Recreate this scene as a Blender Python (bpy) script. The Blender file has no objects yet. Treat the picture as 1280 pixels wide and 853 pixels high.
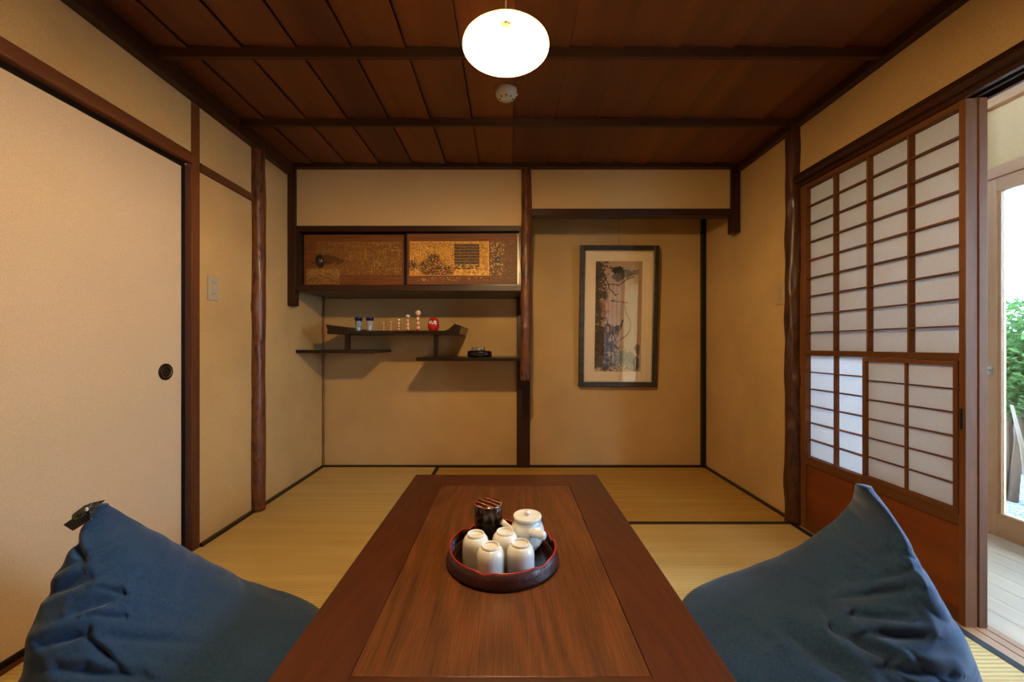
import bpy, bmesh, math, random
import numpy as np
from mathutils import Vector, Matrix, noise
random.seed(7); np.random.seed(7)
SC = bpy.context.scene
COL = SC.collection
PI = math.pi

# ------------------------------------------------------------------ camera, sky, exposure
F = 485.0                       # focal length in pixels of the 1280 wide frame
CZ = 0.936
cam = bpy.data.cameras.new('camera'); cam_o = bpy.data.objects.new('camera', cam); COL.objects.link(cam_o)
cam_o.location = (0, 0, CZ); cam_o.rotation_euler = (PI/2, 0, 0)
cam.sensor_width = 36.0; cam.lens = 36.0*F/1280; cam.clip_start = 0.02; cam.clip_end = 100
cam.shift_x = (640-636)/1280.0; cam.shift_y = (432-426.5)/1280.0
SC.camera = cam_o

world = bpy.data.worlds.new('sky'); SC.world = world; world.use_nodes = True
bg = world.node_tree.nodes['Background']
bg.inputs[0].default_value = (0.48, 0.69, 1.0, 1); bg.inputs[1].default_value = 12.0
LAMP_STRENGTH = 665.0
LAMP_COLOR = (1.0, 0.68, 0.33, 1)

vs = SC.view_settings
vs.view_transform = 'Standard'; vs.look = 'None'; vs.gamma = 1; vs.use_curve_mapping = False
vs.exposure = 1.25

def portal(name, loc, rot, sx, sy):
    l = bpy.data.lights.new(name, 'AREA'); l.shape = 'RECTANGLE'; l.size = sx; l.size_y = sy
    l.cycles.is_portal = True
    o = bpy.data.objects.new(name, l); o.location = loc; o.rotation_euler = rot; COL.objects.link(o)
portal('daylight_portal', (2.50, 0.45, 0.95), (0, PI/2, 0), 1.9, 3.3)   # faces into the veranda

# ------------------------------------------------------------------ helpers
def lin(r, g, b):
    f = lambda c: (c/255/12.92) if c/255 <= .04045 else ((c/255+.055)/1.055)**2.4
    return (f(r), f(g), f(b), 1.0)

ORG = {}
def org(o): return ORG.get(o.name, Vector((0, 0, 0))) if o else Vector((0, 0, 0))

def tag(o, label=None, cat=None, group=None, kind=None):
    if label: o['label'] = label
    if cat: o['category'] = cat
    if group: o['group'] = group
    if kind: o['kind'] = kind
    return o

def thing(name, loc, label=None, cat=None, group=None, kind=None):
    o = bpy.data.objects.new(name, None); COL.objects.link(o); o.location = loc
    o.empty_display_size = .05
    ORG[o.name] = Vector(loc)
    return tag(o, label, cat, group, kind)

def obj(name, bm, mat, parent=None, base=None, smooth=False, bevel=0, subsurf=0, recalc=True):
    off = org(parent) if parent else Vector(base or (0, 0, 0))
    if recalc: bmesh.ops.recalc_face_normals(bm, faces=bm.faces)
    bm.transform(Matrix.Translation(-off))
    me = bpy.data.meshes.new(name); bm.to_mesh(me); bm.free()
    if smooth:
        for p in me.polygons: p.use_smooth = True
    for m in (mat if isinstance(mat, (list, tuple)) else [mat]): me.materials.append(m)
    o = bpy.data.objects.new(name, me); COL.objects.link(o)
    if parent:
        o.parent = parent
    else:
        o.location = off
    ORG[o.name] = off
    if bevel:
        md = o.modifiers.new('bevel', 'BEVEL'); md.width = bevel; md.segments = 2; md.limit_method = 'ANGLE'
    if subsurf:
        md = o.modifiers.new('sub', 'SUBSURF'); md.levels = subsurf; md.render_levels = subsurf
    return o

def B(): return bmesh.new()
def box(bm, x0, x1, y0, y1, z0, z1, mi=0):
    v = [bm.verts.new((x, y, z)) for z in (z0, z1) for y in (y0, y1) for x in (x0, x1)]
    for f in ((0, 2, 3, 1), (4, 5, 7, 6), (0, 1, 5, 4), (2, 6, 7, 3), (0, 4, 6, 2), (1, 3, 7, 5)):
        fc = bm.faces.new([v[i] for i in f]); fc.material_index = mi
    return bm
def bx(*a): return box(B(), *a)
def prism(bm, pts, axis, a0, a1):
    """extrude polygon pts along axis ('x','y','z') from a0 to a1"""
    def P(p, a): return {'y': (p[0], a, p[1]), 'x': (a, p[0], p[1]), 'z': (p[0], p[1], a)}[axis]
    lo = [bm.verts.new(P(p, a0)) for p in pts]; hi = [bm.verts.new(P(p, a1)) for p in pts]
    bm.faces.new(lo); bm.faces.new(hi[::-1])
    n = len(pts)
    for i in range(n): bm.faces.new((lo[i], lo[(i+1) % n], hi[(i+1) % n], hi[i]))
    return bm
def lathe(bm, prof, c=(0, 0, 0), seg=32, sx=1, sy=1, mi=0, close=False):
    rings = []
    for r, z in prof:
        if r <= 1e-6: rings.append([bm.verts.new((c[0], c[1], c[2]+z))])
        else: rings.append([bm.verts.new((c[0]+sx*r*math.cos(2*PI*i/seg), c[1]+sy*r*math.sin(2*PI*i/seg), c[2]+z)) for i in range(seg)])
    pairs = list(zip(rings, rings[1:]))
    if close: pairs.append((rings[-1], rings[0]))
    for a, b in pairs:
        for i in range(seg):
            j = (i+1) % seg
            if len(a) == 1 and len(b) == 1: continue
            if len(a) == 1: f = bm.faces.new((a[0], b[i], b[j]))
            elif len(b) == 1: f = bm.faces.new((a[i], a[j], b[0]))
            else: f = bm.faces.new((a[i], a[j], b[j], b[i]))
            f.material_index = mi
    return bm
def tube(bm, pts, rad, seg=10, cap=True, flat=1.0):
    pts = [Vector(p) for p in pts]
    rads = rad if isinstance(rad, (list, tuple)) else [rad]*len(pts)
    rings = []; up = None
    for i, p in enumerate(pts):
        d = (pts[min(i+1, len(pts)-1)]-pts[max(i-1, 0)]).normalized()
        if up is None:
            up = Vector((0, 0, 1)) if abs(d.z) < .9 else Vector((0, 1, 0))
        s = d.cross(up).normalized(); up = s.cross(d).normalized()
        rings.append([bm.verts.new(p+rads[i]*(math.cos(2*PI*k/seg)*s+flat*math.sin(2*PI*k/seg)*up)) for k in range(seg)])
    for a, b in zip(rings, rings[1:]):
        for k in range(seg): bm.faces.new((a[k], a[(k+1) % seg], b[(k+1) % seg], b[k]))
    if cap: bm.faces.new(rings[0][::-1]); bm.faces.new(rings[-1])
    return bm
def ball(bm, c, r, sx=1, sy=1, sz=1, sub=2):
    m = Matrix.Translation(c) @ Matrix.Diagonal((sx, sy, sz, 1))
    bmesh.ops.create_icosphere(bm, subdivisions=sub, radius=r, matrix=m)
    return bm
def log_bm(cx, cy, r, z0, z1, seed, knots=(), seg=28, nz=120, amp=.004):
    bm = B(); rings = []
    for i in range(nz+1):
        z = z0+(z1-z0)*i/nz
        wx = .006*noise.noise(Vector((seed, z*2.1, 0))); wy = .004*noise.noise(Vector((seed+9, z*2.3, 0)))
        rg = []
        for k in range(seg):
            a = 2*PI*k/seg
            rr = r*(1+.08*noise.noise(Vector((seed+3, z*1.7, 0))))
            rr += amp*noise.noise(Vector((math.cos(a)*1.8+seed, math.sin(a)*1.8, z*7)))
            rr += amp*.35*noise.noise(Vector((math.cos(a)*9+seed, math.sin(a)*9, z*5)))
            for kz, ka, kr in knots:
                da = math.atan2(math.sin(a-ka), math.cos(a-ka))*r
                d2 = (da*da+(z-kz)**2)/(kr*kr)
                rr += .010*math.exp(-d2*2)-.006*math.exp(-d2*14)
            rg.append(bm.verts.new((cx+wx+rr*math.cos(a), cy+wy+rr*math.sin(a), z)))
        rings.append(rg)
    for a, b in zip(rings, rings[1:]):
        for k in range(seg): bm.faces.new((a[k], a[(k+1) % seg], b[(k+1) % seg], b[k]))
    bm.faces.new(rings[0][::-1]); bm.faces.new(rings[-1])
    return bm

# ------------------------------------------------------------------ materials
class N:
    def __init__(s, name):
        s.m = bpy.data.materials.new(name); s.m.use_nodes = True
        s.t = s.m.node_tree; s.n = s.t.nodes; s.n.clear()
        s.out = s.n.new('ShaderNodeOutputMaterial')
    def node(s, typ, **kw):
        n = s.n.new('ShaderNode'+typ)
        for k, v in kw.items():
            if k.startswith('_'): setattr(n, k[1:], v)
            else:
                key = int(k[1:]) if k[0] == 'i' and k[1:].isdigit() else k.replace('__', ' ')
                if isinstance(v, bpy.types.NodeSocket): s.t.links.new(v, n.inputs[key])
                else: n.inputs[key].default_value = v
        return n
    def link(s, a, b): s.t.links.new(a, b)
    def coords(s, scale=(1, 1, 1), rot=(0, 0, 0)):
        tc = s.node('TexCoord'); mp = s.node('Mapping', Scale=scale, Rotation=rot); s.link(tc.outputs['Object'], mp.inputs['Vector'])
        return mp.outputs['Vector']
    def noise(s, vec, scale, detail=4, rough=.55, dist=0):
        return s.node('TexNoise', Vector=vec, Scale=scale, Detail=detail, Roughness=rough, Distortion=dist).outputs['Fac']
    def ramp(s, fac, stops):
        r = s.node('ValToRGB', Fac=fac); cr = r.color_ramp
        while len(cr.elements) < len(stops): cr.elements.new(.5)
        for e, (p, c) in zip(cr.elements, stops): e.position = p; e.color = c
        return r.outputs['Color']
    def mixc(s, fac, a, b, mode='MIX'):
        m = s.n.new('ShaderNodeMix'); m.data_type = 'RGBA'; m.blend_type = mode
        for i, v in ((0, fac), (6, a), (7, b)):
            if isinstance(v, bpy.types.NodeSocket): s.link(v, m.inputs[i])
            else: m.inputs[i].default_value = v
        return m.outputs[2]
    def math(s, op, a, b=0.0, c=0.0):
        m = s.n.new('ShaderNodeMath'); m.operation = op
        for i, v in enumerate((a, b, c)):
            if isinstance(v, bpy.types.NodeSocket): s.link(v, m.inputs[i])
            else: m.inputs[i].default_value = v
        return m.outputs[0]
    def sep(s, vec): return s.node('SeparateXYZ', Vector=vec).outputs
    def bump(s, h, strength=.3, dist=.002, normal=None):
        b = s.node('Bump', Height=h, Strength=strength, Distance=dist)
        if normal: s.link(normal, b.inputs['Normal'])
        return b.outputs['Normal']
    def pbsdf(s, color, rough=.5, normal=None, metallic=0, coat=0, coat_rough=.1, spec=.5, sheen=0, trans=0, emit=None, estr=0):
        p = s.node('BsdfPrincipled')
        def st(k, v):
            if isinstance(v, bpy.types.NodeSocket): s.link(v, p.inputs[k])
            else: p.inputs[k].default_value = v
        st('Base Color', color); st('Roughness', rough); st('Metallic', metallic); st('Coat Weight', coat)
        st('Coat Roughness', coat_rough); st('Specular IOR Level', spec); st('Sheen Weight', sheen); st('Transmission Weight', trans)
        if normal: s.link(normal, p.inputs['Normal'])
        if emit: st('Emission Color', emit); st('Emission Strength', estr)
        return p.outputs[0]
    def done(s, sh): s.link(sh, s.out.inputs['Surface']); return s.m

def plain(name, c, rough=.5, **kw):
    n = N(name); return n.done(n.pbsdf(c, rough, **kw))

def plaster(name, c, amp=.12):
    n = N(name); v = n.coords()
    a = n.noise(v, 2.2, 3); b = n.noise(v, 420, 2, .7); w = n.noise(v, 90, 3, .6)
    dk = tuple(x*(1-amp*1.2) for x in c[:3])+(1,); lt = tuple(min(1, x*(1+amp)) for x in c[:3])+(1,)
    col = n.ramp(a, [(.3, dk), (.7, lt)])
    col = n.mixc(n.ramp(b, [(.38, (.0, .0, .0, 1)), (.62, (1, 1, 1, 1))]), n.mixc(.5, col, (c[0]*.62, c[1]*.6, c[2]*.5, 1)), col)
    nm = n.bump(n.math('ADD', n.math('MULTIPLY', b, .6), w), .5, .0014)
    return n.done(n.pbsdf(col, .93, nm, spec=.15))

def wood(name, dark, light, axis=1, scale=1.0, rough=.45, coat=0.0, vary=.0, grain=.6, bstr=.25, spec=.4):
    """axis: direction of the grain in object space"""
    n = N(name)
    sc = [26*scale]*3; sc[axis] = 1.6*scale
    v = n.coords(tuple(sc))
    oi = n.node('ObjectInfo')
    vv = n.node('VectorMath', _operation='ADD', i0=v)
    off = n.node('CombineXYZ', X=n.math('MULTIPLY', oi.outputs['Random'], 37.0), Y=n.math('MULTIPLY', oi.outputs['Random'], 91.0), Z=n.math('MULTIPLY', oi.outputs['Random'], 13.0))
    n.link(off.outputs[0], vv.inputs[1]); vec = vv.outputs[0]
    big = n.noise(vec, .35, 3, .5, .6)
    fine = n.noise(vec, 3.0, 5, .65, .3)
    fac = n.math('ADD', n.math('MULTIPLY', big, 1-grain*.5), n.math('MULTIPLY', fine, grain*.5))
    col = n.ramp(fac, [(.32, dark), (.68, light)])
    if vary:
        k = n.math('ADD', 1-vary, n.math('MULTIPLY', oi.outputs['Random'], 2*vary))
        col = n.mixc(1.0, col, n.node('CombineColor', Red=k, Green=k, Blue=k).outputs[0], 'MULTIPLY')
    nm = n.bump(fine, bstr, .0012)
    return n.done(n.pbsdf(col, rough, nm, coat=coat, coat_rough=.15, spec=spec))

M = {}
M['plaster'] = plaster('sand_plaster', (.60, .39, .165, 1))
M['plaster_pale'] = plaster('beige_plaster', (.65, .44, .21, 1), .05)
M['dark_z'] = wood('dark_timber_upright', lin(32, 14, 6), lin(66, 32, 13), 2, 1, .42)
M['dark_x'] = wood('dark_timber_across', lin(32, 14, 6), lin(66, 32, 13), 0, 1, .45)
M['dark_y'] = wood('dark_timber_depth', lin(32, 14, 6), lin(66, 32, 13), 1, 1, .45)
M['mid_y'] = wood('brown_timber_depth', lin(76, 40, 17), lin(124, 70, 33), 1, 1, .5)
M['mid_z'] = wood('brown_timber_upright', lin(72, 38, 16), lin(120, 68, 31), 2, 1, .5)
M['ceil'] = wood('ceiling_cedar', lin(80, 41, 17), lin(120, 66, 29), 1, .45, .5, vary=.22, grain=.5)
M['batten'] = wood('ceiling_batten', lin(44, 22, 10), lin(78, 42, 20), 0, 1, .5)
M['cedar_z'] = wood('shoji_cedar_upright', lin(80, 44, 16), lin(124, 74, 30), 2, 1, .68)
M['cedar_y'] = wood('shoji_cedar_depth', lin(76, 42, 16), lin(118, 70, 29), 1, 1, .62)
M['koshi'] = wood('shoji_board', lin(92, 42, 12), lin(130, 64, 20), 1, .6, .45)
M['pale_y'] = wood('pale_timber_depth', lin(150, 108, 70), lin(184, 140, 98), 1, 1, .5)
M['pale_z'] = wood('pale_timber_upright', lin(150, 108, 70), lin(184, 140, 98), 2, 1, .5)
M['deck'] = wood('veranda_board', lin(168, 146, 118), lin(196, 174, 144), 1, .8, .45, vary=.08)
M['lacq'] = wood('dark_lacquer', lin(18, 7, 4), lin(38, 16, 9), 0, 1, .3, coat=.25)
M['black'] = plain('black_lacquer', (.006, .005, .005, 1), .3)
M['blackline'] = plain('black_edge_strip', (.012, .008, .006, 1), .6)

# logs
def log_mat(name, d, l, rough, coat):
    n = N(name); v = n.coords((20, 20, 4)); a = n.noise(v, 1.0, 5, .65, 1.8); v2 = n.coords((60, 60, 3)); b = n.noise(v2, 1, 3)
    col = n.ramp(a, [(.34, d), (.52, l), (.7, d)])
    return n.done(n.pbsdf(col, rough, n.bump(n.math('ADD', a, n.math('MULTIPLY', b, .5)), .5, .003), coat=coat, coat_rough=.2))
M['log'] = log_mat('polished_log', lin(34, 14, 5), lin(112, 60, 22), .48, .15)
M['log_dark'] = log_mat('dark_rugged_log', lin(22, 9, 4), lin(80, 38, 15), .45, .2)

# paper, glass
n = N('shoji_paper'); v = n.coords(); a = n.noise(v, 160, 3)
pc = n.ramp(a, [(.3, (.74, .74, .74, 1)), (.7, (.80, .80, .80, 1))])
d = n.node('BsdfDiffuse', Color=pc); t = n.node('BsdfTranslucent', Color=pc); mx = n.node('MixShader', Fac=.52)
n.link(d.outputs[0], mx.inputs[1]); n.link(t.outputs[0], mx.inputs[2]); M['paper'] = n.done(mx.outputs[0])
def glass_mat(name, tint, add=.0):
    n = N(name); fr = n.node('Fresnel', IOR=1.45); tr = n.node('BsdfTransparent', Color=tint); gl = n.node('BsdfGlossy', Roughness=.02, Color=(1, 1, 1, 1))
    mx = n.node('MixShader', Fac=n.math('ADD', fr.outputs[0], add)); n.link(tr.outputs[0], mx.inputs[1]); n.link(gl.outputs[0], mx.inputs[2]); return n.done(mx.outputs[0])
M['glass'] = glass_mat('window_glass', (.94, .97, .96, 1))
M['pglass'] = glass_mat('picture_glass', (.97, .97, .96, 1))
M['fusuma'] = plaster('fusuma_paper', (.71, .54, .36, 1), .03)

def tatami_mat(name, c1, c2, ribaxis, pitch, streak):
    n = N(name); tc = n.coords(); s = n.sep(tc)
    rib = n.math('SINE', n.math('MULTIPLY', s[ribaxis], 2*PI/pitch))
    other = n.math('SINE', n.math('MULTIPLY', s[1-ribaxis], 2*PI/.009))
    sc = [3, 3, 1]; sc[ribaxis] = 260
    st = n.noise(n.coords(tuple(sc)), 1, 3, .6)
    sc2 = [.7, .7, 1]; sc2[ribaxis] = streak
    st2 = n.noise(n.coords(tuple(sc2)), 1, 2, .5)
    f = n.math('ADD', n.math('MULTIPLY', st, .5), n.math('MULTIPLY', st2, .5))
    col = n.ramp(f, [(.33, c1), (.66, c2)])
    k = n.math('ADD', .90, n.math('MULTIPLY', rib, .10))
    col = n.mixc(1, col, n.node('CombineColor', Red=k, Green=k, Blue=k).outputs[0], 'MULTIPLY')
    h = n.math('ADD', rib, n.math('MULTIPLY', other, .35))
    return n.done(n.pbsdf(col, .62, n.bump(h, .5, .0012), spec=.3))
M['tat_y'] = tatami_mat('tatami_rush', lin(196, 164, 96), lin(222, 192, 124), 1, .0145, 14)
M['tat_x'] = tatami_mat('tatami_rush_old', lin(176, 134, 60), lin(206, 164, 84), 1, .0145, 22)
n = N('tatami_border'); v = n.coords(); M['border'] = n.done(n.pbsdf(n.ramp(n.noise(v, 300, 2), [(.3, lin(18, 18, 22)), (.7, lin(34, 34, 40))]), .8, n.bump(n.noise(v, 700, 2), .4, .001)))

def table_mat(name, d, l, axis, wscale):
    n = N(name)
    sc = [1, 1, 1]; sc[axis] = .13
    v = n.coords(tuple(sc))
    nz = n.noise(v, 3.0, 1, .4)
    s = n.sep(v); cross = s[1-axis]
    ph = n.math('ADD', n.math('MULTIPLY', cross, 210*wscale), n.math('MULTIPLY', nz, 75))
    ring = n.math('ADD', .5, n.math('MULTIPLY', n.math('SINE', n.math('ADD', n.math('MULTIPLY', nz, 150), n.math('MULTIPLY', cross, 30))), .5))
    sc3 = [420, 420, 420]; sc3[axis] = 9
    pore = n.noise(n.coords(tuple(sc3)), 1, 3, .7)
    big = n.noise(n.coords(), 2.0, 2)
    f = n.math('ADD', n.math('ADD', n.math('MULTIPLY', ring, .12), n.math('MULTIPLY', pore, .78)), n.math('MULTIPLY', big, .22))
    col = n.ramp(f, [(.34, d), (.72, l)])
    return n.done(n.pbsdf(col, n.ramp(pore, [(.3, (.42,)*3+(1,)), (.7, (.30,)*3+(1,))]), n.bump(f, .10, .0010), spec=.4))
M['table_y'] = table_mat('table_ash_panel', lin(44, 24, 11), lin(112, 64, 30), 1, 1.0)
M['table_ry'] = table_mat('table_side_rim', lin(52, 25, 12), lin(84, 42, 20), 1, .3)
M['table_rx'] = table_mat('table_end_rim', lin(50, 25, 12), lin(82, 42, 20), 0, .3)

# ------------------------------------------------------------------ the room
XL, XR, YB, YF, ZC = -1.437, 1.513, 3.0, 2.54, 2.11
YK = -1.15      # wall behind the camera

fl = tag(obj('floor', bx(XL-.12, 1.60, YK-.1, YB+.1, -.12, -.055), plain('subfloor', (.2, .15, .1, 1), .9)), kind='structure')

bm = B()
box(bm, XL-.10, XL, 1.80, YB+.1, -.06, 2.2); box(bm, XL-.10, XL, YK, 1.80, 1.80, 2.2); box(bm, XL-.10, XL, YK-.1, .0, -.06, 1.80)
tag(obj('wall_left', bm, M['plaster']), kind='structure')
bm = B()
box(bm, XR, XR+.09, 2.03, YB+.1, -.06, 2.2); box(bm, XR, XR+.09, YK, 2.03, 1.808, 2.2); box(bm, XR, XR+.09, YK-.1, -.36, -.06, 1.808)
tag(obj('wall_right', bm, M['plaster']), kind='structure')
tag(obj('wall_back', bx(XL, XR, YB, YB+.1, -.06, 2.2), M['plaster']), kind='structure')
tag(obj('wall_front', bx(XL-.1, XR+.1, YK-.1, YK, -.06, 2.2), M['plaster']), kind='structure')
# the wall above the alcoves, hung forward of the back wall
bm = B(); box(bm, -1.40, .10, YF, YF+.05, 1.716, ZC); box(bm, .10, 1.50, YF, YF+.05, 1.826, ZC)
tag(obj('wall_alcove', bm, M['plaster_pale']), kind='structure')

ceil = tag(obj('ceiling', bx(XL-.1, XR+.1, YK-.1, YB+.1, 2.135, 2.2), M['dark_x']), kind='structure')
k = 0; x = -1.054-.2155*2
while x < XR:
    x0, x1 = max(x, XL), min(x+.2155, XR)
    if x1-x0 > .02:
        bm = B()
        pts = [(x0+.002, 2.120), (x1-.0015, 2.108), (x1-.0015, 2.116), (x0+.002, 2.128)]
        prism(bm, pts, 'y', YK, YF+.04)
        obj('board', bm, M['ceil'], ceil)
    x += .2155
for y in (-.86, -.38, .10, .58, 1.06, 1.54, 2.02):
    bm = B(); prism(bm, [(y-.009, 2.076), (y+.009, 2.076), (y+.014, 2.112), (y-.014, 2.112)], 'x', XL+.02, XR-.02)
    obj('batten', bm, M['batten'], ceil)

trim_i = [0]
def trim(bm, mat, name=None, **kw):
    trim_i[0] += 1
    return tag(obj(name or 'trim_%d' % trim_i[0], bm, mat, **kw), kind='structure')
trim(bx(XL, XL+.042, YK, YF-.03, 2.04, 2.12), M['dark_y'], bevel=.003)          # cornices
trim(bx(XR-.036, XR, YK, YF-.03, 2.068, 2.12), M['dark_y'], bevel=.003)
trim(bx(XL, XR, YF-.04, YF, 2.086, 2.125), M['dark_x'], bevel=.003)
trim(bx(XL-.03, XL+.012, YK, 1.752, 1.757, 1.806), M['mid_y'], bevel=.003)        # lintel over the fusuma
trim(bx(XL-.085, XL+.005, 1.754, 1.800, -.0, 2.05), M['mid_z'], bevel=.003)         # squared post left
trim(bx(XL, XL+.010, 1.800, 2.175, 1.740, 1.782), M['mid_y'], bevel=.002)
trim(log_bm(-1.429, 2.205, .040, 0, 2.06, 3.1, knots=[(1.46, -1.0, .03), (.98, -.3, .03), (1.15, -1.9, .03), (.30, -1.0, .025), (1.75, -.7, .02), (.62, -1.5, .02)]), M['log'], smooth=True)
trim(log_bm(1.510, 2.055, .040, 0, 2.08, 8.4, knots=[(1.70, -2.4, .03), (1.2, -2.2, .02), (.75, -1.8, .03), (.5, -2.6, .03)], amp=.007), M['log_dark'], smooth=True)
trim(bx(-1.440, -1.388, YF-.022, YF+.03, 1.193, 2.09), M['dark_z'], bevel=.003)   # hung post left
trim(bx(1.448, 1.498, YF-.022, YF+.03, 1.669, 2.09), M['dark_z'], bevel=.003)     # hung post right
trim(log_bm(.112, 2.535, .033, .706, 2.09, 5.5, knots=[(1.35, -1.2, .03), (1.05, -1.9, .02), (1.6, -1.4, .02), (.86, -1.0, .02)], amp=.004), M['log'], smooth=True)
trim(bx(.060, .162, YB-.035, YB, 0, 1.9), M['dark_z'], bevel=.002)               # board post on the back wall
trim(bx(.13, 1.448, YF-.018, YF+.05, 1.779, 1.827), M['dark_x'], bevel=.003)     # alcove lintel
trim(bx(XR-.034, XR, YB-.03, YB, 0, 1.95), M['black'], bevel=.003)               # corner strip right
bm = B(); zz = [i*.02 for i in range(75)]
tube(bm, [(-1.427+.003*noise.noise(Vector((1, z*6, 0))), YB-.012, z) for z in zz], [.009+.003*noise.noise(Vector((5, z*11, 0))) for z in zz], 10)
trim(bm, wood('bamboo_corner_pole', lin(88, 48, 20), lin(176, 122, 62), 2, 1, .4), smooth=True)
# strips along the foot of the walls
trim(bx(XL, XR, YB-.018, YB, 0, .012), M['lacq'], 'baseboard_back')
trim(bx(XL, XL+.016, 1.80, YB, 0, .016), M['lacq'], 'baseboard_left')
trim(bx(XR-.016, XR, 2.09, YB, 0, .014), M['lacq'], 'baseboard_right')
# grooved sills
bm = B(); box(bm, XL-.10, XL-.012, YK, 1.754, -.055, .0); box(bm, XL-.012, XL-.004, YK, 1.754, -.05, -.012)
trim(bm, M['mid_y'])
bm = B()
for a, b in ((1.500, 1.536), (1.541, 1.572), (1.577, 1.604)): box(bm, a, b, -.62, 2.03, -.055, .001)
box(bm, 1.536, 1.577, -.62, 2.03, -.055, -.006)
trim(bm, M['pale_y'])
# lintel over the shoji, dark outer log strip + grooved underside
bm = B(); prism(bm, [(XR-.030, 1.775), (XR-.038, 1.79), (XR-.030, 1.818), (XR+.01, 1.822), (XR+.01, 1.768)], 'y', YK, 2.02)
trim(bm, M['dark_y'], bevel=.004)
bm = B(); box(bm, XR-.012, XR+.09, YK, 2.03, 1.772, 1.812); box(bm, XR-.012, XR+.006, YK, 2.03, 1.756, 1.772); box(bm, 1.545, 1.552, YK, 2.03, 1.758, 1.772); box(bm, 1.588, 1.60, YK, 2.03, 1.756, 1.772)
trim(bm, M['dark_y'])

# ------------------------------------------------------------------ fusuma doors
def fusuma(name, xf, y0, y1, pull):
    d = thing(name, (xf-.01, (y0+y1)/2, 0), kind='structure')
    obj('panel', bx(xf-.020, xf, y0+.018, y1-.018, .02, 1.738), M['fusuma'], d)
    for a in (y0, y1-.018): obj('stile', bx(xf-.024, xf+.004, a, a+.018, 0, 1.757), M['black'], d, bevel=.002)
    for a, b in ((.0, .022), (1.737, 1.757)): obj('rail', bx(xf-.024, xf+.004, y0+.018, y1-.018, a, b), M['black'], d, bevel=.002)
    if pull:
        y, z = pull
        bm = B(); lathe(bm, [(.0, .001), (.021, .001), (.024, .003), (.026, .006), (.031, .007), (.034, .004), (.034, .0)], seg=28)
        bm.transform(Matrix.Translation((xf, y, z)) @ Matrix.Rotation(PI/2, 4, 'Y') @ Matrix.Diagonal((1.05, 1, 1, 1)))
        fp = obj('finger_pull', bm, plain('dark_bronze', (.03, .022, .015, 1), .3, metallic=.8), d, smooth=True)
        bm = B(); lathe(bm, [(.0225, .0045), (.0245, .0055), (.0245, .008), (.0225, .007)], seg=28, close=True)
        bm.transform(Matrix.Translation((xf, y, z)) @ Matrix.Rotation(PI/2, 4, 'Y'))
        obj('ring', bm, plain('brass_ring', (.45, .33, .16, 1), .3, metallic=1), fp, smooth=True)
        bm = B()
        for i in range(6):
            a = i*PI/3; ball(bm, (xf+.002, y+.010*math.cos(a), z+.010*math.sin(a)), .0045, .4, 1, 1, 1)
        obj('flower_relief', bm, plain('bronze_relief', (.10, .08, .06, 1), .35, metallic=.8), fp, smooth=True)
fusuma('door_1', -1.465, .88, 1.752, (1.655, .823))
fusuma('door_2', -1.497, .02, .91, None)

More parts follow.
